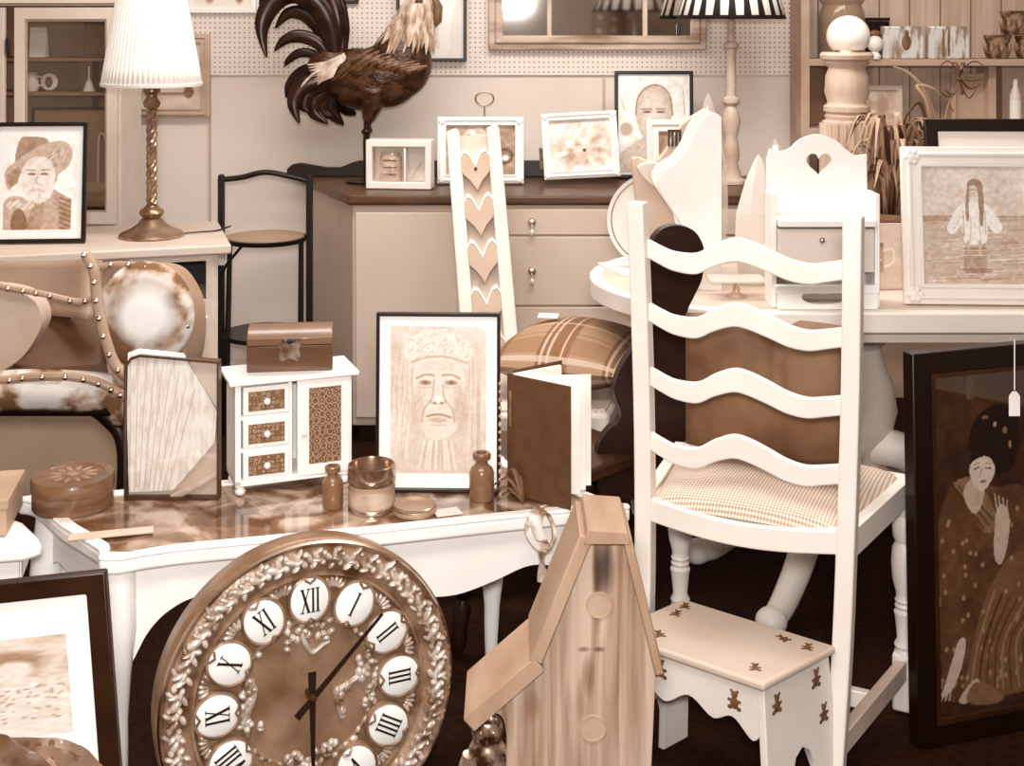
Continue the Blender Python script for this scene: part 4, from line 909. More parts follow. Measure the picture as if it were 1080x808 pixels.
# seat rail band (cowhide) and dark underside
def band(u, v):
    px = -170+300*u; top = 400-6*math.sin(PI*min(1, max(0,(u-.4)/.6)))+ (12 if u > .95 else 0); py = top+34*v
    return W(px, py, 3.22-.03*math.sin(PI*v)+.06*(1-math.sin(PI*u)))
MB().grid(band, 40, 8).build('seat_band', cowm, t, solid=.03)
e4 = crom([W(x, y, 3.19) for x, y in ((-120,402),(0,401),(30,398),(70,397),(100,402),(122,412),(134,420))], 8); MB().tube(e4, .011, 8).build('seat_piping', MATS['studded_welt'], t); studs([p+Vector((0,-.01,0)) for p in e4], 11)
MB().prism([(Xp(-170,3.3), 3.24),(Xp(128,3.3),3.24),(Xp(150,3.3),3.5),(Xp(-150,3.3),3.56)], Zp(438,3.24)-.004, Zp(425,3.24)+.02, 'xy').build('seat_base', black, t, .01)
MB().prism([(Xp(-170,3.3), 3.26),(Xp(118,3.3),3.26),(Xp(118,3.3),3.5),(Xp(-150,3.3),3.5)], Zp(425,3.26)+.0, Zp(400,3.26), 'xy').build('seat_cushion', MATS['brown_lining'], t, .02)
zl = Zp(432, 3.25)
for x, y, dx in ((Xp(112,3.27),3.29,.05),(Xp(150,3.3),3.47,.02),(Xp(-150,3.27),3.28,-.05),(Xp(-140,3.3),3.5,-.03)):
    MB().tube(crom([(x-.06*(1 if dx>0 else -1),y,zl+.005),(x,y,zl-.03),(x+dx*.8,y-.01,zl-.1),(x+dx*.7,y-.01,.2),(x+dx*1.1,y-.02,0)], 6), [.02,.024,.018,.014,.012], 10).build('leg', blackwood, t)
# ================================================================ FRONT: Queen Anne table
TZ = .50
def T(px, py, z=TZ): Y = Yz(py, z); return ((px-540)*Y/F, Y, z+.001)
FL, FR, BR, BL = Vector((-.716,2.33)), Vector((.23,2.58)), Vector((-.03,2.88)), Vector((-.977,2.63))
t = thing('side_table', 'white cabriole-leg table with glossy patterned top holding the ornaments', 'table', (0, 0, 0))
e1 = (FR-FL).normalized(); e2 = (BL-FL).normalized()
def quad(i): return [FL+e1*i+e2*i, FR-e1*i+e2*i, BR-e1*i-e2*i, BL+e1*i-e2*i]
def ogee(Q):
    out = []
    for k in range(4):
        a, b_ = Q[k], Q[(k+1)%4]; d = (b_-a); n_ = Vector((d.y, -d.x)).normalized()
        for s, off in ((.0,0),(.03,.006),(.07,-.004),(.12,-.010),(.3,-.008),(.5,-.004),(.7,-.008),(.88,-.010),(.93,-.004),(.97,.006)): out.append(a+d*s+n_*off)
    return [(p.x, p.y) for p in out]
tw = mat('table_white', .985, .96, .35, 6)
MB().prism(ogee(quad(0)), TZ-.028, TZ-.002, 'xy').build('tabletop', tw, t, .010, seg=4)
MB().prism(ogee(quad(.0)), TZ-.004, TZ+.004, 'xy', hole=ogee(quad(.028))).build('raised_rim', tw, t, .003)
def topm():
    m, n, l, b = base_mat('glossy_inlay', .12, coat=.6); tc = n.new('ShaderNodeTexCoord'); nz = n.new('ShaderNodeTexNoise'); nz.inputs['Scale'].default_value = 9; nz.inputs['Detail'].default_value = 6; nz.inputs['Distortion'].default_value = 1.2
    l.new(tc.outputs['Object'], nz.inputs['Vector']); cr = n.new('ShaderNodeValToRGB'); e = cr.color_ramp.elements; e[0].position = .38; e[0].color = sep(.30); e[1].position = .62; e[1].color = sep(.72); q_ = e.new(.5); q_.color = sep(.44); l.new(nz.outputs['Fac'], cr.inputs[0]); l.new(cr.outputs[0], b.inputs['Base Color']); return m
MB().prism([(p.x,p.y) for p in quad(.026)], TZ-.002, TZ, 'xy').build('inlaid_field', topm(), t)
def apron(A, B, prof, name='apron'):
    d = (B-A); Ln = d.length; d = d/Ln; M_ = Matrix(((d.x,-d.y,0,A.x),(d.y,d.x,0,A.y),(0,0,1,0),(0,0,0,1)))
    pts = [(Ln*s, z) for s, z in prof]; low = [(p.x,p.y) for p in crom([(a,b_,0) for a,b_ in pts], 6)]
    MB().prism(low+[(Ln, TZ-.026),(0, TZ-.026)], 0, .02, M=M_).build(name, tw, t, .002)
q4 = quad(.035)
prof = [(0,.26),(.03,.30),(.06,.35),(.10,.385),(.16,.405),(.28,.402),(.38,.392),(.5,.38),(.6,.36),(.68,.355),(.76,.372),(.84,.395),(.9,.385),(.95,.34),(1,.28)]
apron(q4[0], q4[1], prof); apron(q4[3]+(q4[0]-q4[3])*.0, q4[0], [(0,.28),(.06,.36),(.2,.4),(.5,.385),(.8,.4),(.94,.36),(1,.28)]); apron(q4[2]+e2*-.02, q4[1]-e1*.0+e2*0, [(0,.28),(.08,.36),(.3,.4),(.7,.4),(.92,.36),(1,.28)]); apron(q4[2], q4[3], prof)
for Q, od in zip(quad(.045), (-(e1+e2), e1-e2, e1+e2, -(e1)+e2)):
    od = od.normalized(); P = []
    for z, o_, r in ((.47,0,.030),(.36,.010,.034),(.30,.012,.029),(.2,.004,.017),(.1,-.002,.013),(.03,.006,.014),(.0,.012,.017)): P.append((Vector((Q.x+od.x*o_, Q.y+od.y*o_, z)), r))
    MB().tube(crom([p for p, r in P], 5), [r for p, r in P], 14).build('cabriole_leg', tw, t)
tanbox = mat('tan_card_box', .66, .6, .6, 5)

# round box
lx = T(77, 533)
t = thing('round_box', 'round tan lidded wooden box with carved top on left end of table', 'box', lx)
rw = mat('carved_wood', .46, .32, .35, 10, stretch=(1,1,7), coat=.3)
MB().lathe([(0,0),(.075,0),(.077,.003),(.077,.036),(0,.036)], n=48).build('box_body', rw, t); MB().lathe([(.0,.0365),(.0785,.0365),(.079,.04),(.079,.055),(.076,.060),(.06,.062),(.058,.060),(0,.0605)], n=48).build('lid', rw, t)
b = MB()
for i in range(12): a = i*PI/6; b.ball((.035*math.cos(a), .035*math.sin(a), .0605), (.014,.006,.002), 8, (0,0,a))
b.ball((0,0,.0605), (.012,.012,.0025), 10); b.build('carving', mat('carve_relief', .56, .44), t)
# fan in glass case
Yn = 2.62
t = thing('fan_case', 'thin dark-edged glass case holding a closed pale folding fan', 'display case', (Xp(181, Yn), Yn, TZ+.001))
w_ = 100*Yn/F; h_ = 152*Yn/F
outl = [(-w_/2,0),(w_/2,0),(w_/2,h_-.012),(-w_/2+.03,h_+.002),(-w_/2+.012,h_-.004),(-w_/2,h_-.022)]
inn = [(-w_/2+.004,.004),(w_/2-.004,.004),(w_/2-.004,h_-.015),(-w_/2+.031,h_-.002),(-w_/2+.015,h_-.008),(-w_/2+.004,h_-.024)]
MB().prism(outl, -.003, .022, hole=inn).build('edge_frame', mat('edge_brown', .26, .16, .35), t)
MB().prism(inn, 0, .002).build('front_glass', glass('case_glass', .95, .05), t)
MB().prism(inn, .0185, .0205).build('back_panel', mat('case_back', .84, .80, .5, 4), t)
def f_(px, py): return ((px-181)*Yn/F, Zp(py, Yn)-TZ)
def fanm():
    m, n, l, b = base_mat('fan_lace', .7); tc = n.new('ShaderNodeTexCoord'); mp = n.new('ShaderNodeMapping'); mp.inputs['Scale'].default_value = (26, 1, 7); nz = n.new('ShaderNodeTexNoise'); nz.inputs['Scale'].default_value = 3.5; nz.inputs['Detail'].default_value = 5
    l.new(tc.outputs['Object'], mp.inputs[0]); l.new(mp.outputs[0], nz.inputs['Vector']); cr = n.new('ShaderNodeValToRGB'); e = cr.color_ramp.elements; e[0].position = .35; e[0].color = sep(.86); e[1].position = .55; e[1].color = sep(1); l.new(nz.outputs['Fac'], cr.inputs[0]); l.new(cr.outputs[0], b.inputs['Base Color']); return m
fn = [f_(*p) for p in ((134,374),(145,370),(192,375),(228,435),(226,468),(182,519),(135,521),(133,440))]
b = MB(); b.prism(fn, .006, .014); b.build('fan_leaf', fanm(), t)
o_ = t
b = MB()
for k in range(9):
    a_ = Vector((*f_(136+k*5, 519), 0)); c_ = Vector((*f_(137+k*8.5, 376+k*k*.55), 0)); b.tube([(a_.x,.005,a_.y),(c_.x,.005,c_.y)], .0011, 5)
b.build('fan_ribs', mat('rib_tan', .88, .82), t)
P0, P1 = f_(180,528), f_(229,502); b = MB(); b.tube([(P0[0],.010,P0[1]),(P1[0],.010,P1[1])], [.008,.006], 10, .6); b.build('fan_guard', mat('guard_bone', .86, .74, .4, 30), t)
# mini cabinet
t = thing('miniature_cabinet', 'small white cabinet with three fabric-front drawers and a patterned door', 'cabinet', (*T(248, 526)[:2], TZ+.001), math.radians(20.7))
w_, d_, h_ = .236, .112, .232
def bro(nm, v0, v1, sc):
    m, n, l, b = base_mat(nm, .7); tc = n.new('ShaderNodeTexCoord'); v = n.new('ShaderNodeTexVoronoi'); v.inputs['Scale'].default_value = sc; v.inputs['Randomness'].default_value = .35; l.new(tc.outputs['Object'], v.inputs['Vector'])
    s_ = math_n(n, l, 'SINE', math_n(n, l, 'MULTIPLY', v.outputs['Distance'], 16)); cr = n.new('ShaderNodeValToRGB'); e = cr.color_ramp.elements; e[0].position = .3; e[0].color = sep(v0); e[1].position = .75; e[1].color = sep(v1); l.new(s_, cr.inputs[0]); l.new(cr.outputs[0], b.inputs['Base Color']); return m
fab = bro('brocade_drawer', .38, .58, 110); fab2 = bro('brocade_door', .36, .60, 75)
b = MB()
for p_, q_ in (((.006, d_/2, .126), (.012, d_, .21)), ((w_-.006, d_/2, .126), (.012, d_, .21)), ((w_*.5, d_-.004, .126), (w_-.02, .008, .21)), ((w_/2, d_/2, .026), (w_, d_, .012)), ((w_*.47, d_/2, .126), (.008, d_-.01, .2))): b.box(p_, q_)
b.build('carcass', white, t, .0015)
bx('top', white, t, (w_/2, d_/2-.004, h_-.004), (w_+.026, d_+.02, .010), .003)
bx('shelf_rail', white, t, (w_*.25, .01, .09), (w_*.42, .012, .008), 0); bx('shelf_rail', white, t, (w_*.25, .01, .155), (w_*.42, .012, .008), 0)
for z in (.06, .123, .188):
    o = bx('drawer', white, t, (.062, .045, z), (.092, .09, .056), .002); o2 = bx('fabric_panel', fab, o, (.062, -.0015, z), (.072, .003, .038), 0); MB().ball((.062, -.010, z), .007, 14).build('knob', cream2, o)
o = MB().prism(rect(.108, .196, w_*.5+.06, .126), -.003, .008, hole=rect(.066, .154, w_*.5+.063, .126)).build('door', white, t, .002)
bx('fabric_panel', fab2, o, (w_*.5+.063, .003, .126), (.067, .004, .155), 0); MB().ball((w_*.5+.018, -.009, .115), .006, 12).build('knob', cream2, o)
for x in (.012, w_-.012):
    for y in (.014, d_-.014): MB().lathe([(.004,.0),(.009,.003),(.011,.009),(.007,.016),(.009,.022)], n=16, c=(x,y,0)).build('foot', white, t)
# trunk
t = thing('trunk_box', 'brown wooden trunk box with a butterfly metal clasp on the miniature cabinet', 'box', (-.457, 2.742, TZ+h_+.0022), math.radians(7))
tm = mat('trunk_leather', .32, .24, .4, 6, coat=.3, stretch=(1,1,3)); w_, d_ = .172, .095
MB().box((0,0,.026), (w_, d_, .052)).build('box_body', tm, t, .002)
b = MB(); pr = [(-d_/2,.053),(d_/2,.053),(d_/2,.066),(d_/2-.02,.083),(-d_/2+.02,.083),(-d_/2,.068)]; b.prism(pr, -w_/2, w_/2, 'yz'); b.build('lid', mat('trunk_lid', .42, .32, .4, 6, coat=.3), t, .002)
z = .045; b = MB(); b.prism([(p.x,p.y) for p in crom([(0,z-.018,0),(.016,z-.024,0),(.022,z-.012,0),(.018,z,0),(.024,z+.012,0),(.016,z+.022,0),(0,z+.016,0),(-.016,z+.022,0),(-.024,z+.012,0),(-.018,z,0),(-.022,z-.012,0),(-.016,z-.024,0)], 3, True)], -d_/2-.0025, -d_/2+.001); b.build('clasp_plate', mat('clasp_metal', .75, .45, .25, 50, metal=.7), t)
MB().tube([(-.012,-d_/2-.004,z+.02),(0,-d_/2-.007,z+.014),(.012,-d_/2-.004,z+.02)], .003, 8).ball((0,-d_/2-.007,z+.018), .0055, 10).build('catch', darkwood, t)
# portrait
framed('framed_portrait', 'black framed pale drawing of an elder with a patterned headdress, centre of table', 'picture', (Xp(461.5, 2.66), 2.655, TZ+.001), math.radians(-1.5), .05, .250, .355, .0065, black, portrait(130, 200, .84, 0, 0, 'elder'), .193, .292, strut=True, pic_dz=.004)
t = thing('bead_string', 'thin string of beads hanging beside the right edge of the elder portrait', 'beads', T(527, 527))
zt_ = .232; b = MB(); b.tube([(0,0,.0),(0.002,0,.12),(0,.012,zt_)], .0012, 6); o = b.build('cord', midwood, t)
b = MB()
for i in range(15): b.ball((.001,.0+.012*max(0,(i-8)/7),.008+i*.0155), (.0035,.0035,.0035+.002*(i%3==0)), 8)
b.build('beads', mat('pale_beads', .78, .5, .2, 60), t)
# bottles
stn = mat('stoneware', .46, .38, .3, 8, coat=.4)
def bottle(name, label, px, py, r, h_):
    t = thing(name, label, 'bottle', T(px, py), 0, 'stoneware bottles on the glossy table')
    MB().lathe([(0,0),(r*.92,0),(r,.004),(r,h_*.58),(r*.85,h_*.68),(r*.5,h_*.76),(r*.48,h_*.84),(r*.52,h_*.86)], n=32).build('bottle_body', stn, t)
    MB().lathe([(r*.52,h_*.86),(r*.72,h_*.88),(r*.75,h_*.97),(r*.66,h_),(r*.42,h_),(r*.4,h_*.7)], n=32).build('lip', stn, t)
bottle('stoneware_bottle', 'small stoneware bottle left of the round metal tin', 351, 535, .0205, .080)
bottle('stoneware_bottle', 'taller brown stoneware bottle in front of the elder portrait right corner', 508, 527, .0245, .092)
t = thing('metal_tin', 'round tin with shiny rim and pale label on the table front', 'tin', T(392, 537))
MB().lathe([(0,0),(.042,0),(.044,.003),(.044,.055)], n=40).build('tin_body', mat('tin_tan', .68, .6, .35, 8, metal=.2), t); MB().lathe([(.0455,.0),(.0455,.006),(.044,.008)], n=40).build('bottom_bead', steel, t)
MB().lathe([(.0452,.012),(.0452,.044)], n=40).build('label', mat('tin_label', .74, .6, .5, 30), t)
MB().lathe([(.044,.052),(.0465,.055),(.0465,.062),(.045,.064),(.0465,.068),(.0455,.086),(.043,.088),(.041,.084),(.041,.02),(0,.02)], n=40).build('metal_rim', mat('rim_metal', .7, .45, .22, 14, metal=.8), t)
t = thing('tin_lid', 'shallow round metal lid lying right of the round tin', 'lid', T(437, 541)); MB().lathe([(0,0),(.040,0),(.042,.003),(.042,.014),(.040,.017),(.037,.014),(.034,.011),(0,.011)], n=40).build('lid_body', MATS['tin_tan'], t); MB().lathe([(.0425,.010),(.0432,.013),(.0425,.016),(.040,.0175)], n=40).build('rim', MATS['rim_metal'], t)
o = bx('paper_card', paper, None, (Xp(472, 2.56), 2.55, TZ+.003), (.05,.035,.002), 0, (0,0,.35)); tag(o, 'small pale card lying flat between tin lid and right bottle', 'card')
o = bx('pale_ruler', mat('ruler_tan', .78, .72), None, (-.735, 2.435, TZ+.006), (.15,.028,.004), .001, (0,0,math.radians(15))); tag(o, 'pale flat strip lying on the left front of the glossy tabletop', 'strip')
# book
t = thing('standing_book', 'brown hardback book standing open on the right end of table', 'book', (0, 0, TZ+.005))
bk = mat('book_cloth', .29, .25, .6, 40)
sp = Vector((.004, 2.637)); hb = .238
def leafpl(name, a, b_, th, z0, z1, m, par):
    d = (b_-a); Ln = d.length; d /= Ln; M_ = Matrix(((d.x,-d.y,0,a.x),(d.y,d.x,0,a.y),(0,0,1,0),(0,0,0,1)))
    return MB().prism([(0,z0),(Ln,z0),(Ln,z1),(0,z1)], -th/2, th/2, M=M_).build(name, m, par, .0006)
leafpl('front_cover', sp, Vector((.113,2.553)), .003, 0, hb, bk, t); leafpl('back_cover', sp+Vector((-.004,.035)), Vector((.103,2.75)), .003, 0, hb, bk, t)
MB().prism([(p.x,p.y) for p in crom([(sp.x,sp.y-.002,0),(sp.x-.012,sp.y+.012,0),(sp.x-.012,sp.y+.026,0),(sp.x-.003,sp.y+.037,0)], 4)], 0, hb, 'xy').build('spine', bk, t)
leafpl('page_block', sp+Vector((.001,.008)), Vector((.106,2.565)), .006, .006, hb-.006, paper, t)
leafpl('page_block', sp+Vector((-.002,.031)), Vector((.10,2.735)), .008, .006, hb-.006, paper, t)
for k in range(4): leafpl('loose_page', sp+Vector((0,.014+.004*k)), Vector((.135+.012*min(k,2),2.62+.026*k)), .0008, .006, hb-.008-.012*(k%2), paper, t)
bx('spine_label', mat('gilt', .6, .45, .4, 40, metal=.4), t, (sp.x-.006, sp.y+.006, .17), (.006, .006, .07), 0, (0,0,-.8))
# leaves + ribbon
t = thing('dried_leaf_spray', 'spray of narrow dried leaves lying at the foot of the book', 'leaves', T(545, 533))
lm = mat('dried_leaf', .50, .34, .4, 20)
for a, Ln, up in ((2.55,.075,.045),(2.3,.06,.065),(2.75,.05,.02),(2.0,.05,.05),(2.9,.07,.03)):
    b = MB(); leaf(b, (.012,0,.002), a, Ln*1.2, up, .006, 8); b.build('leaf', lm, t, solid=.0008)
t = thing('satin_ribbon', 'curled shiny satin ribbon hanging over the table front edge', 'ribbon', (0, 0, 0))
rb = mat('satin', .88, .5, .2, 14, coat=.5, stretch=(1,1,2), lo=.42, hi=.55)
def ribbon(pts, wd, name='ribbon_loop'):
    P = crom([W(*p) for p in pts], 8); b = MB(); prev = None
    for i, p in enumerate(P):
        tw_ = i/len(P)*3.2; d = Vector((math.cos(tw_)*.9, math.sin(tw_)*.5, .25)).normalized()*wd
        a, c_ = b.bm.verts.new(p-d), b.bm.verts.new(p+d)
        if prev: b.bm.faces.new((prev[0], prev[1], c_, a))
        prev = (a, c_)
    b.build(name, rb, t, solid=.0008)
ribbon([(570,534,2.53),(560,552,2.50),(566,570,2.49),(578,578,2.49),(584,560,2.50),(574,538,2.52),(564,548,2.48),(572,572,2.47)], .013)
ribbon([(575,575,2.49),(574,590,2.50),(574,616,2.50)], .014, 'ribbon_tail')
# ---- small white table with tan box at left
t = thing('small_table', 'little white table at the left edge carrying a tan box', 'table', (-.845, 2.38, 0), math.radians(12))
MB().prism([(-.5,0),(-.03,0),(-.0,.02),(-.012,.06),(-.05,.14),(-.17,.27),(-.5,.27)], .478, .50, 'xy').build('top', tw, t, .006)
bx('apron', tw, t, (-.25, .03, .455), (.42, .016, .045)); bx('apron', tw, t, (-.045, .08, .455), (.016, .10, .045))
for x, y in ((-.055,.04),(-.16,.22),(-.46,.04),(-.46,.23)): MB().tube([(x,y,.48),(x,y,.40),(x-.004,y,.2),(x,y,0)], [.019,.017,.013,.011], 12).build('leg', tw, t)
t = thing('tan_box', 'tan cardboard box at the left edge on the little white table', 'box', (-.925-.13, 2.44, .501), math.radians(10)); bx('box_body', tanbox, t, (0, .05, .026), (.25, .16, .050)); bx('lid', tanbox, t, (0, .05, .060), (.258, .168, .018))

# ================================================================ geisha picture
c = Cv(230, 345, .17).noise(4, .04)
def gp(px, py): return ((px-981)/236, (775-py)/392)
def PL(pts, v, al=1, sm=4): c.poly([gp(*p) for p in pts], v, al, sm)
PL(((1012,512),(1000,530),(990,560),(986,600),(982,650),(984,700),(988,740),(1000,756),(1030,762),(1060,764),(1090,760),(1120,750),(1145,700),(1135,640),(1120,560),(1095,525),(1060,522),(1040,515)), .30); c.noise(10, .05)
PL(((1085,600),(1050,640),(1030,700),(1022,752),(1060,760),(1110,755),(1150,700),(1130,620)), .40)
random.seed(5)
for k in range(70):
    x = random.uniform(988,1090); y = random.uniform(545,750)
    if k < 60 or x > 1050: u, v = gp(x, y); c.ell(u, v, .0095, .0075, .62, .6, al=.8)
for k in range(11): c.line([gp(1058+k*9,640+k*5), gp(1036+k*8,700), gp(1026+k*10,755)], .006, random.choice((.55,.48,.28,.22)), .9, 5)
PL(((1010,512),(1022,528),(1046,572),(1064,566),(1056,540),(1036,508)), .46, 1, 3)
for k in range(3): c.line([gp(1010+k*7,514+k*2), gp(1046+k*6,568-k*4)], .004, .2)
PL(((1034,492),(1030,470),(1034,450),(1046,434),(1068,428),(1086,442),(1092,468),(1086,496),(1072,508),(1060,492),(1045,484)), .04)
PL(((1022,524),(1034,508),(1048,520),(1042,545),(1032,548)), .72, 1, 3)
PL(((1031,494),(1038,483),(1052,482),(1061,492),(1060,507),(1052,520),(1044,525),(1036,518),(1031,506)), .82)
PL(((1030,492),(1040,474),(1062,478),(1072,498),(1064,514),(1060,496),(1052,486),(1040,487)), .04, 1, 3)
c.line([gp(1036,499),gp(1042,497)], .0035,.25).line([gp(1049,499),gp(1056,500)], .0035,.25).line([gp(1044,514),gp(1049,514)], .005,.3).line([gp(1045,499),gp(1043,508)], .0022,.55).line([gp(1035,494),gp(1042,492)], .002,.45).line([gp(1049,493),gp(1057,495)], .002,.45)
c.ell(*gp(1074,458), .012,.010,.5).ell(*gp(1050,441), .018,.006,.42).ell(*gp(1062,450), .009,.008,.65).ell(*gp(1080,475), .008,.012,.55)
PL(((1060,560),(1064,546),(1072,544),(1078,562),(1074,592),(1066,612),(1058,600)), .74)
for k in range(4): c.line([gp(1063+k*4,552),gp(1060+k*5,530+k*3)], .0035,.76)
PL(((996,738),(1006,710),(1014,690),(1022,692),(1016,722),(1004,745),(992,752)), .76, 1, 3)
PL(((1012,758),(1030,738),(1038,742),(1024,762)), .70, 1, 3)
for k in range(4): c.line([gp(999+k*2,738),gp(986+k*5,756)], .0032,.8)
PL(((1030,742),(1052,748),(1066,766),(1040,768),(1022,760)), .45, 1, 3)
c.noise(40, .03)
t = framed('lacquer_picture', 'large black lacquered picture of a seated woman in a kimono, leaning by the chair', 'picture', (Xp(958, 2.62)+.29, 2.62+.092, .0), math.radians(18), .03, .56, .78, .044, black, c, .472, .692, depth=.035, mb=black)
MB().prism(rect(.56-.086, .78-.086, 0, .39), -.001, .006, hole=rect(.56-.104, .78-.104, 0, .39)).build('inner_fillet', mat('fillet_brown', .17, .1, .3), t)
bx('glass', glass('picture_glass', .99, .06), t, (0, .004, .39), (.47, .0015, .69), 0)
tg_ = thing('price_tag', 'white price tag hanging on string over the kimono picture', 'tag', W(1070, 422, 2.64)); 
MB().tube([(0,0,.02),(.002,.005,.118)], .0012, 6).build('string', paper, tg_)
MB().prism([(-.011,-.032),(.011,-.032),(.011,.008),(.004,.017),(-.004,.017),(-.011,.008)], 0, .001).build('card', paper, tg_)

# ================================================================ ladder-back chair
t = thing('ladder_back_chair', 'white ladder-back chair with four wavy slats and a checked seat', 'chair', (.45, 2.59, 0), math.radians(-26.4))
chw = mat('chair_white', .93, .89, .4, 5)
for s_, xb, xm, xt, nm in ((-1, -.197, -.202, -.206, 'rear_post'), (1, .186, .202, .222, 'rear_post')):
    b = MB(); zt_ = 1.085
    prev = None
    lev = [(0,xb,-.045),(.25,xb*.4+xm*.6,-.012),(.46,xm,0),(.75,(xm+xt)/2,-.006),(zt_,xt,-.035)]
    lev = crom([(x,y,z) for z,x,y in lev], 5)
    for p in lev:
        w2, d2 = .0175, .018
        V = [b.bm.verts.new((p.x+a*w2, p.y+c_*d2, p.z)) for a, c_ in ((-1,-1),(1,-1),(1,1),(-1,1))]
        if prev:
            for k in range(4): b.bm.faces.new((prev[k], prev[(k+1)%4], V[(k+1)%4], V[k]))
        else: b.bm.faces.new(V[::-1])
        prev = V
    b.bm.faces.new(prev); b.build(nm, chw, t, .004, seg=3)
wave = [(0,0),(.07,-.013),(.14,-.022),(.25,-.022),(.34,-.002),(.44,.013),(.52,.010),(.62,-.003),(.72,-.018),(.82,-.024),(.91,-.018),(1,-.010)]
wv = crom([(a, b_, 0) for a, b_ in wave], 4)
for i, z in enumerate((1.010, .882, .752, .622)):
    xl = -.188-.004*(z-.5); xr = .188+.034*(z-.5); th = .042
    b = MB(); rows = []
    yb = -.006-.045*max(0, z-.75)
    for p in wv:
        x = xl+(xr-xl)*p.x; y = yb-.0+.012*math.sin(PI*p.x)
        k_ = th*(1-.12*math.cos(2*PI*p.x))
        rows.append([b.bm.verts.new((x, y+dy, z+p.y-dz)) for dy, dz in ((-.007,0),(.007,0),(.007,k_),(-.007,k_))])
    for A, B in zip(rows, rows[1:]):
        for k in range(4): b.bm.faces.new((A[k], A[(k+1)%4], B[(k+1)%4], B[k]))
    b.bm.faces.new(rows[0]); b.bm.faces.new(rows[-1][::-1]); b.build('wavy_slat', chw, t, .003)
b = MB(); rows = []
for i in range(17):
    s_ = i/16; x = -.19+.38*s_; bow = math.sin(PI*s_); y = .0-.018*bow
    rows.append([b.bm.verts.new((x, y+dy, z_-.012*bow)) for dy, z_ in ((-.012,.487),(.012,.487),(.012,.442),(-.012,.442))])
for A, B in zip(rows, rows[1:]):
    for k in range(4): b.bm.faces.new((A[k], A[(k+1)%4], B[(k+1)%4], B[k]))
b.bm.faces.new(rows[0]); b.bm.faces.new(rows[-1][::-1]); b.build('rear_seat_rail', chw, t, .003)
for s_ in (-1, 1):
    M_ = None; a = Vector((s_*.205, .015)); c_ = Vector((s_*.252, .36)); d = c_-a; Ln = d.length; d /= Ln
    M_ = Matrix(((d.x,-d.y,0,a.x),(d.y,d.x,0,a.y),(0,0,1,0),(0,0,0,1)))
    MB().prism([(0,.435),(Ln,.435),(Ln,.487),(0,.487)], -.012, .012, M=M_).build('side_seat_rail', chw, t, .003)
    a = Vector((s_*.192, -.02)); c_ = Vector((s_*.248, .345)); d = c_-a; Ln = d.length; d /= Ln; M_ = Matrix(((d.x,-d.y,0,a.x),(d.y,d.x,0,a.y),(0,0,1,0),(0,0,0,1)))
    MB().prism([(0,.072),(Ln,.072),(Ln,.11),(0,.11)], -.011, .011, M=M_).build('side_stretcher', mat('stretcher_paint', .80, .72, .45, 8), t, .003)
    pr = [(.022,.12),(.019,.128),(.022,.136),(.016,.15),(.020,.19),(.0225,.205),(.018,.212),(.021,.218),(.018,.224),(.021,.23),(.018,.236),(.0185,.245),(.026,.275),(.0285,.31),(.026,.34),(.019,.352),(.025,.364),(.0265,.385),(.024,.40),(.019,.408),(.024,.418),(.024,.44)]
    o = MB().lathe(pr, (s_*.248, .345, 0), n=28).build('turned_front_leg', chw, t)
    bx('leg_block', chw, o, (s_*.248, .345, .062), (.046, .046, .12), .006); 
bx('cross_stretcher', chw, t, (0, .17, .09), (.42, .02, .035), .003)
bx('front_seat_rail', chw, t, (0, .36, .46), (.49, .024, .052), .003)
def check():
    m, n, l, b = base_mat('checked_seat_fabric', .85, spec=.15); s = xyz(n, l)
    a = math_n(n, l, 'ADD', s[0], s[1]); c_ = math_n(n, l, 'SUBTRACT', s[0], s[1]); k = 480
    f = math_n(n, l, 'MULTIPLY', math_n(n, l, 'SINE', math_n(n, l, 'MULTIPLY', a, k)), math_n(n, l, 'SINE', math_n(n, l, 'MULTIPLY', c_, k)))
    f = math_n(n, l, 'GREATER_THAN', f, .0); l.new(mix_n(n, l, f, sep(.62), sep(.84)), b.inputs['Base Color']); return m
def seatf(u, v):
    y = -.002+.37*v; hw_ = .186+.055*v; x = (2*u-1)*hw_; e1_ = max(0, 1-abs(2*u-1)**5)**.5; e2_ = max(0, 1-abs(2*v-1)**5)**.5
    return Vector((x, y-.014*math.sin(PI*u)*(1-v), .478+.044*e1_*e2_*(.75+.25*math.sin(PI*u)*math.sin(PI*v))))
MB().grid(seatf, 28, 28).build('seat_cushion', check(), t)
bx('seat_board', chw, t, (0, .18, .473), (.40, .34, .012), 0)
# brown cushion on the chair seat
o = pillow('brown_cushion', mat('brown_leather', .44, .30, .65, 7, bump=.4, bscale=35, detail=6), (.562, 2.855, .668), .37, .31, .16, math.radians(-24), p=.35)
# stand upright: rebuild as upright two-lobed cushion
me = o.data
for v in me.vertices:
    x, y, z = v.co; crease = math.exp(-((x-.03)/.018)**2); top = 1-.10*abs(x/.235)**3
    zz = y*.96*top-(.022*crease if y > 0 else 0); yy = z*(1-.30*crease)
    v.co = (x, yy, zz+.0)
tag(o, 'large brown leather-look cushion with a central crease standing on the white chair', 'cushion'); o.location = (.545, 2.80, .672)

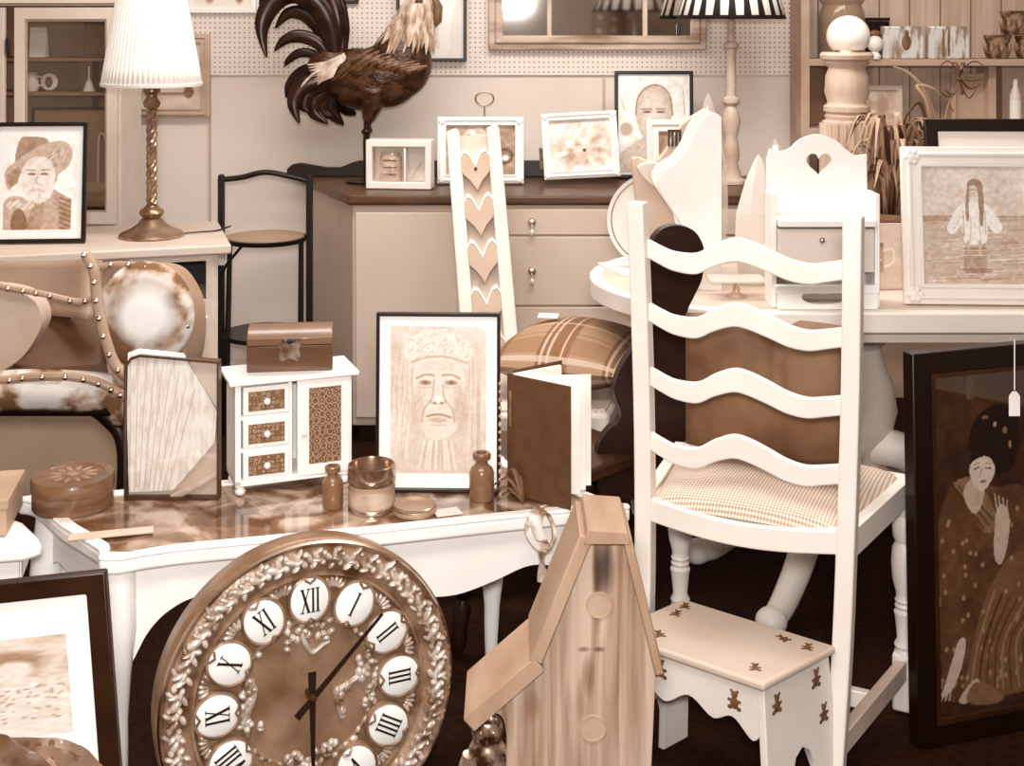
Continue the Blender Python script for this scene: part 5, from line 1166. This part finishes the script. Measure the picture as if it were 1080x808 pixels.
# ================================================================ step stool
t = thing('step_stool', 'small white step stool with teddy bear decals in front of the chair', 'stool', (.443, 2.35, 0), math.radians(-38))
k_ = .19
def SP(x, y): return (x+k_*y, y)
def sprism(pts, z0, z1): return MB().prism([SP(*p) for p in pts], z0, z1, 'xy')
stw = mat('stool_white', .93, .88, .4, 6)
sprism([(-.32,-.012),(.012,-.012),(.012,.20),(-.32,.20)], .264, .280).build('seat_board', mat('stool_top', .80, .74, .4, 4), t, .006, seg=3)
Sh = Matrix(((1,k_,0,0),(0,1,0,0),(0,0,1,0),(0,0,0,1)))
sc = [(p.x,p.y) for p in crom([(-.30,.20,0),(-.28,.17,0),(-.24,.195,0),(-.20,.178,0),(-.15,.205,0),(-.10,.18,0),(-.06,.195,0),(-.02,.165,0),(0,.185,0)], 6)]
for y in (.0, .175): MB().prism(sc+[(0,.264),(-.30,.264)], y, y+.014, M=Sh).build('scalloped_apron', stw, t, .002)
for x0, dx in ((-.004, .022), (-.296, -.022)):
    M_ = Sh @ Matrix(((0,0,1,0),(1,0,0,0),(0,1,0,0),(0,0,0,1)))
    arch = [(.055,0),(.06,.08),(.075,.118),(.095,.13),(.115,.118),(.13,.08),(.135,0)]
    pts = [(.0,.264),(-.006,.12),(-.016,0)]+[(a,b_) for a,b_ in arch]+[(.206,0),(.196,.12),(.19,.264)]
    b = MB(); b.prism(pts, x0-.007, x0+.007, 'yz')
    for v in b.bm.verts:
        v.co.x += dx*(1-v.co.z/.264); v.co.x += k_*v.co.y
    b.build('end_board', stw, t, .002)
bear = mat('bear_decal', .40, .26, .6, 60)
def decal(M_, s=1):
    b = MB()
    for x, z, rx, rz_ in ((0,0,.009,.011),(0,.015,.007,.0065),(-.006,.021,.003,.003),(.006,.021,.003,.003),(-.009,-.009,.005,.004),(.009,-.009,.005,.004),(-.010,.004,.004,.003),(.010,.004,.004,.003)): b.ball((x*s, 0, z*s), (rx*s, .0008, rz_*s), 10)
    bmesh.ops.transform(b.bm, matrix=M_, verts=b.bm.verts); b.build('bear_decal', bear, t)
for x, z in ((-.055,.222),(-.21,.232)): decal(Matrix.Translation((x,-.001,z)))
for y, z in ((.03,.225),(.145,.232),(.16,.165)): decal(Matrix.Translation((.004+.022*(1-z/.264)+k_*y+.001,y,z)) @ Matrix.Rotation(PI/2-.19, 4, 'Z'))
for x, y, r in ((-.02,.16,.3),(-.07,.165,1.2),(-.035,.03,.5),(-.28,.13,.2),(-.24,.035,.8),(-.29,.17,.4)): decal(Matrix.Translation((x+k_*y,y,.2802)) @ Matrix.Rotation(r, 4, 'Z') @ Matrix.Rotation(-PI/2, 4, 'X'), .8)

# ================================================================ birdhouse
YB = 2.0
t = thing('birdhouse', 'tall natural wood birdhouse with a steep roof and two plugged holes', 'birdhouse', (Xp(630, YB), YB, 0))
def Bp(px, py): return ((px-630)*YB/F, Zp(py, YB))
def grain():
    m, n, l, b = base_mat('pine_board', .6); tc = n.new('ShaderNodeTexCoord'); mp = n.new('ShaderNodeMapping'); mp.inputs['Scale'].default_value = (28, 12, 1.6); nz = n.new('ShaderNodeTexNoise'); nz.inputs['Scale'].default_value = 1.6; nz.inputs['Detail'].default_value = 6; nz.inputs['Distortion'].default_value = .6
    l.new(tc.outputs['Object'], mp.inputs[0]); l.new(mp.outputs[0], nz.inputs['Vector']); cr = n.new('ShaderNodeValToRGB'); e = cr.color_ramp.elements; e[0].position = .33; e[0].color = sep(.46); e[1].position = .6; e[1].color = sep(.70); l.new(nz.outputs['Fac'], cr.inputs[0])
    s = xyz(n, l); col = cr.outputs[0]
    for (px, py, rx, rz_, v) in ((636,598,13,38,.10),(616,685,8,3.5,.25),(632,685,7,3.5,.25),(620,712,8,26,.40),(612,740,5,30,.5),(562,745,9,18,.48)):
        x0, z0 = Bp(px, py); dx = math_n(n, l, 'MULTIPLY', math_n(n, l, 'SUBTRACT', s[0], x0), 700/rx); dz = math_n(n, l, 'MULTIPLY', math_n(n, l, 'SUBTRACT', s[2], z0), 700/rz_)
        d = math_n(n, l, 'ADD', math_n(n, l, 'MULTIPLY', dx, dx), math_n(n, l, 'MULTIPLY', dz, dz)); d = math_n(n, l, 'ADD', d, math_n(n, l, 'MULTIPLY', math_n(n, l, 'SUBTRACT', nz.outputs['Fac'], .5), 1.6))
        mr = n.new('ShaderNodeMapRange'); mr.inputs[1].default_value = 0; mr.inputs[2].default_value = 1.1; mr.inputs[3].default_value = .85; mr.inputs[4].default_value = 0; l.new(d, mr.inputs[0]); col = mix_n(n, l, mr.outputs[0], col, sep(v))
    l.new(col, b.inputs['Base Color']); return m
pine = grain(); pine2 = mat('pine_roof', .62, .52, .6, 5, stretch=(3,1,.5))
FB = [Bp(686,760)[0], Bp(533,780)[0]]
front = [(Bp(680,808)[0]-.004, .004), (Bp(692,705)[0], Bp(0,700)[1]), Bp(655,562), Bp(625,562), Bp(572,694), Bp(502,757)]+[(p.x,p.y) for p in crom([(*Bp(514,757),0),(*Bp(524,753),0),(*Bp(531,760),0),(*Bp(534,776),0)], 4)]+[(Bp(532,808)[0], .004)]
def disc_hole(px, py, r, n=28): x, z = Bp(px, py); return [(x+r*math.cos(2*PI*i/n), z+r*math.sin(2*PI*i/n)) for i in range(n)]
b = MB(); b.prism(front, 0, .016); b.build('front_board', pine, t, .0015)
bk_ = [(front[0][0],.004),(front[1][0],front[1][1]),Bp(650,572),Bp(628,572),Bp(578,700),(Bp(556,712)),(Bp(556,712)[0],.004)]
MB().prism(bk_, .094, .11).build('back_board', pine2, t)
bx('side_board', pine2, t, (Bp(682,0)[0]-.004, .055, .24), (.012, .08, .47)); bx('side_board', pine2, t, (Bp(560,0)[0], .055, .24), (.012, .08, .47)); bx('floor_board', pine2, t, (Bp(615,0)[0]+.005, .055, .012), (.19, .11, .02))
for px, py in ((632,638),(625,768)):
    x, z = Bp(px, py); MB().lathe([(0,.0012),(.0172,.0012),(.0176,.0022),(.0195,.0024),(.0200,.0),(.0195,-.002)], (x, .0, z), n=32, M=Matrix.Rotation(PI/2, 4, 'X')).build('plugged_hole', mat('plug_wood', .68, .6, .5, 12), t)
def board(p0, p1, th, y0, y1, name, m=pine2, side=1):
    p0, p1 = Vector(p0), Vector(p1); d = (p1-p0).normalized(); n_ = Vector((-d.y, d.x))*th*side
    return MB().prism([p0, p1, p1+n_, p0+n_], y0, y1).build(name, m, t, .002)
board(Bp(624,564), Bp(571,694), .020, -.022, .125, 'roof_board', side=-1)
board(Bp(656,564), Bp(690,706), .013, -.022, .125, 'roof_board', side=1)
board(Bp(574,700), Bp(500,764), .024, -.022, .125, 'lean_to_roof', side=-1)
MB().prism([Bp(614,568),Bp(619,553),Bp(661,556),Bp(664,568)], -.024, .128).build('ridge_cap', pine2, t, .002)
# figurine beneath lean-to
t = thing('resin_figurine', 'small shiny lumpy bird figurine beneath the birdhouse lean-to roof', 'figurine', (Xp(514, 2.14), 2.14, 0))
fm = mat('figurine_bronze', .66, .22, .25, 45, metal=.5, lo=.4, hi=.6)
b = MB(); b.lathe([(0,0),(.05,0),(.05,.03),(.03,.06),(.03,.18),(.04,.22),(0,.22)], n=20); b.ball((0,0,.25), (.036,.03,.05), 16); b.ball((0,0,.305), (.027,.025,.027), 16)
b.ball((-.015,-.018,.325),(.006,.006,.01),8).ball((.015,-.018,.325),(.006,.006,.01),8); b.build('body', fm, t, remesh=.004)
b = MB(); 
for s_ in (-1,1): b.ball((s_*.010,-.024,.308), (.008,.004,.008), 10); b.tube([(s_*.03,-.01,.27),(s_*.038,0,.23),(s_*.03,.01,.2)], [.01,.014,.003], 8)
b.ball((0,-.028,.298),(.003,.006,.006),8); b.build('wings_and_eyes', fm, t)

# ================================================================ big wall clock
YK_ = 2.32; RC_ = .268
t = thing('round_wall_clock', 'large round embossed brass clock with black hands leaning on the table', 'clock', (Xp(330, YK_), YK_-.01, .002), math.radians(30), rx=0)
t.rotation_euler = Euler((-math.radians(2.5), 0, math.radians(25)))
cm = mat('clock_brass', .58, .32, .32, 20, metal=.2, bump=.5, bscale=50, lo=.35, hi=.6)
cm2 = mat('clock_rim', .50, .38, .35, 8, metal=.15, stretch=(1,1,3)); cm3 = mat('clock_relief', .84, .44, .25, 30, metal=.25, lo=.35, hi=.6)
MX = Matrix.Rotation(PI/2, 4, 'X'); C0 = (0, 0, RC_)   # lathe z -> -y
R_ = RC_
MB().lathe([(0,-.055),(R_*.97,-.055),(R_*.985,-.05),(R_,-.01),(R_,.0),(R_*.985,.006),(R_*.965,.004)], C0, n=96, M=MX).build('case', cm2, t)
MB().lathe([(R_*.985,.006),(R_*.975,.010),(R_*.955,.006),(R_*.94,.002),(R_*.86,.010),(R_*.80,.004),(R_*.785,.0),(R_*.775,.006),(R_*.76,.006),(R_*.75,-.002),(R_*.735,-.006)], C0, n=96, M=MX).build('outer_ring', cm, t)
MB().lathe([(R_*.985,.0065),(R_*.975,.0115),(R_*.963,.0065)], C0, n=96, M=MX).build('bright_edge', steel, t)
MB().lathe([(R_*.735,-.006),(R_*.48,-.010),(R_*.46,-.006),(R_*.445,-.010),(0,-.010)], C0, n=96, M=MX).build('dial', mat('clock_dial', .58, .36, .4, 10, metal=.12, bump=.3, lo=.3, hi=.7), t)
def cp(r, a): return Vector((R_*r*math.sin(a), 0, RC_+R_*r*math.cos(a)))
b = MB(); random.seed(9)
N = 44
for i in range(N):
    a = 2*PI*i/N
    for r_, da, sx_, sz_, ro in ((.885,0,.015,.006,.75),(.900,.05,.011,.005,1.3),(.865,.06,.012,.005,.2),(.835,.03,.009,.0045,-.6),(.93,.07,.009,.0045,-.8),(.85,.10,.006,.006,0),(.915,.11,.006,.005,0)):
        p = cp(r_+random.uniform(-.008,.008), a+da); b.ball((p.x, -.009, p.z), (sx_*random.uniform(.8,1.2),.008,sz_*random.uniform(.8,1.2)), 8, (0, a+ro+random.uniform(-.3,.3), 0))
b.build('leaf_border', cm3, t)
for i in range(12):
    a = 2*PI*(i+.5)/12; p = cp(.70, a); b = MB()
    for k in range(5): q_ = cp(.695+.02*math.cos((k-2)*.6), a+(k-2)*.035); b.ball((q_.x, -.0, q_.z), (.004,.004,.010), 8, (0, a+(k-2)*.35, 0))
    b.build('dial_shell', cm3, t)
b = MB()
for i in range(44):
    a = 2*PI*i/44+random.random()*.05; r = .43+.05*random.random()
    if i % 2: r = .47
    q_ = cp(r, a); b.ball((q_.x, .006, q_.z), (.004+.004*random.random(),.005,.004+.004*random.random()), 8)
b.build('dial_beading', cm3, t); b = MB()
# little cherub-like garland lumps at top, left, right and bottom of the dial
for a0 in (0, PI/2, PI, 1.5*PI):
    for k in range(16):
        q_ = cp(.37+.10*random.random()-.03*abs(k-8)/8, a0+(k-8)*.055); b.ball((q_.x, .003, q_.z), (.008,.007,.006), 8, (0, random.random()*3, 0))
b.tube([ p for p in crom([(cp(r, a)+Vector((0,.004,0))) for r, a in ((.40,-.12),(.30,-.05),(.26,.1),(.30,.3),(.34,.42))], 6)], .0045, 8)
b.build('dial_garland', cm3, t); b = MB()
b.tube([ p for p in crom([(cp(r, a)+Vector((0,.004,0))) for r, a in ((.42,1.35),(.3,1.5),(.2,1.7),(.22,2.1),(.3,2.3))], 6)], .0055, 8)
for r, a in ((.38,1.42),(.35,1.38),(.36,1.5),(.26,1.6),(.22,1.85),(.19,1.72),(.27,2.2)): q_ = cp(r, a); b.ball((q_.x,.004,q_.z), (.008,.007,.010), 8)
b.build('dial_garland', cm3, t); b = MB()
b.build('dial_garland', cm3, t); b = MB()
b.tube([ (cp(r, a)+Vector((0,.004,0))) for r, a in ((.45,4.5),(.40,4.7),(.38,4.9),(.42,5.1))], .008, 8)
b.build('dial_garland', cm3, t)
enamel = mat('enamel_white', 1.0, .98, .3, 6); ink = mat('clock_ink', .08, .05, .5)
NUM = ['XII','I','II','III','IIII','V','VI','VII','VIII','IX','X','XI']
for i, s_ in enumerate(NUM):
    a = 2*PI*i/12; p = cp(.61, a)
    o = MB().lathe([(0,.006),(.034,.006),(.037,.004),(.038,-.006)], (0,0,0), n=32, M=MX, sx=.92).build('number_plate', enamel, t); o.location = (p.x, -.001, p.z); o.rotation_euler.y = a
    b = MB(); b.lathe([(.037,.003),(.039,.006),(.042,.005),(.043,-.006)], (0,0,0), n=32, M=MX, sx=.92); b.tube([(-.010,-.007,.036),(-.005,-.009,.034),(0,-.009,.030),(.005,-.009,.034),(.010,-.007,.036)], .0022, 6); b.tube([(-.010,-.007,-.036),(-.005,-.009,-.034),(0,-.009,-.030),(.005,-.009,-.034),(.010,-.007,-.036)], .0022, 6)
    b.build('plate_rim', cm, o)
    b = MB(); hh_ = .040; wid = {'I': .0085, 'V': .019, 'X': .019}; tot = sum(wid[c_] for c_ in s_); x = -tot/2; yy = -.0068
    if s_ == 'VIII': pass
    for c_ in s_:
        xc = x+wid[c_]/2; wq = wid[c_]
        if c_ == 'I': b.box((xc, yy, 0), (.0036,.001,hh_)); b.box((xc, yy, hh_/2), (.007,.001,.0016)); b.box((xc, yy, -hh_/2), (.007,.001,.0016))
        else:
            an = math.atan2(wq*.62, hh_) if c_ == 'X' else math.atan2(wq*.34, hh_)
            if c_ == 'X': b.box((xc, yy, 0), (.0042,.001,hh_*1.05), (0, -an, 0)); b.box((xc, yy, 0), (.0018,.001,hh_*1.05), (0, an, 0))
            else: b.box((xc-wq*.17, yy, 0), (.0042,.001,hh_*1.02), (0, -an, 0)); b.box((xc+wq*.17, yy, 0), (.0018,.001,hh_*1.02), (0, an, 0))
            for q_ in (-.3, .3):
                b.box((xc+q_*wq, yy, hh_/2), (.007,.001,.0016))
                if c_ == 'X': b.box((xc+q_*wq, yy, -hh_/2), (.007,.001,.0016))
        x += wq
    b.build('numeral', ink, o)
C0v = Vector((0, -.017, RC_))
def hand(name, a, tip, tail, w_, yo):
    d = Vector((math.sin(a), 0, math.cos(a))); n_ = Vector((d.z, 0, -d.x)); c0 = Vector((0, yo, RC_)); P = [c0+d*tip*R_-n_*w_*.5, c0+d*tip*R_+n_*w_*.5, c0+n_*w_, c0-d*tail*R_+n_*w_*1.3, c0-d*tail*R_-n_*w_*1.3, c0-n_*w_]
    MB().prism([(p.x, p.z) for p in P], yo-.001, yo+.001).build(name, ink, t)
hand('hour_hand', PI, .50, .16, .0055, -.014); hand('minute_hand', math.radians(47), .66, .15, .0048, -.018)
b = MB(); b.lathe([(0,.024),(.004,.024),(.007,.02),(.007,-.01)], C0, n=16, M=MX); b.build('centre_cap', mat('cap', .3, .2, .3, metal=.6), t)

# ================================================================ front-left picture + patterned heap in place of its glass reflection
c = Cv(70, 110, .80).noise(6, .05).poly([(0,0),(0,.42),(.4,.36),(1,.44),(1,0)], .88, smooth=0).ell(.72,.74,.17,.13,.56,.5).ell(.74,.68,.1,.09,.86,.5).poly([(.45,.2),(.55,.55),(.75,.62),(.95,.5),(1,.2)], .86, smooth=4)
for k in range(120): c.ell(random.uniform(.45,.98), random.uniform(.15,.55), .012, .01, random.choice((.65,.95)), .5)
c.ell(.1,.6,.15,.2,.62,.6).noise(24, .05)
t = framed('framed_picture', 'black framed print with a wide white mount at the lower left', 'picture', (-.80+.0, 1.895, .026), math.radians(3), .05, .46, .60, .030, mat('frame_dark', .12, .06, .35, 12), c, .30, .14, pic_dx=.015, pic_dz=.145, strut=False)
t.rotation_euler.y = math.radians(-5)
t.location.x = -.768
t = thing('reflection_heap', 'brown spotted heap at the lower left, added as the reflection in the white-mounted print', 'heap', (-.66, 1.70, 0))  # solid heap added to stand in for a brown reflection in the picture glass
def dots():
    m, n, l, b = base_mat('spotted_heap', .55, coat=.3); tc = n.new('ShaderNodeTexCoord'); v = n.new('ShaderNodeTexVoronoi'); v.inputs['Scale'].default_value = 60; v.inputs['Randomness'].default_value = .3
    l.new(tc.outputs['Object'], v.inputs['Vector']); f = math_n(n, l, 'LESS_THAN', v.outputs['Distance'], .28)
    nz = n.new('ShaderNodeTexNoise'); nz.inputs['Scale'].default_value = 14; l.new(tc.outputs['Object'], nz.inputs['Vector']); cr = n.new('ShaderNodeValToRGB'); e = cr.color_ramp.elements; e[0].position = .4; e[0].color = sep(.30); e[1].position = .65; e[1].color = sep(.58); l.new(nz.outputs['Fac'], cr.inputs[0])
    l.new(mix_n(n, l, f, cr.outputs[0], sep(.24)), b.inputs['Base Color']); return m
from mathutils import noise as NZ
def heap(u, v):
    a = 2*PI*u; r = .23*(1-v)**.55; z = .54*(1-(1-v)**2.0) if v < 1 else .54
    n_ = NZ.noise(Vector((math.cos(a)*1.6, math.sin(a)*1.6, v*3)))*.05+NZ.noise(Vector((math.cos(a)*5, math.sin(a)*5, v*8)))*.02
    return Vector(((r+n_*(1-v)**.3)*math.cos(a), (r*.30+n_*.3)*math.sin(a), max(.0, z*.96+n_*.6*v)))
MB().grid(heap, 60, 30).build('heap_shell', dots(), t)
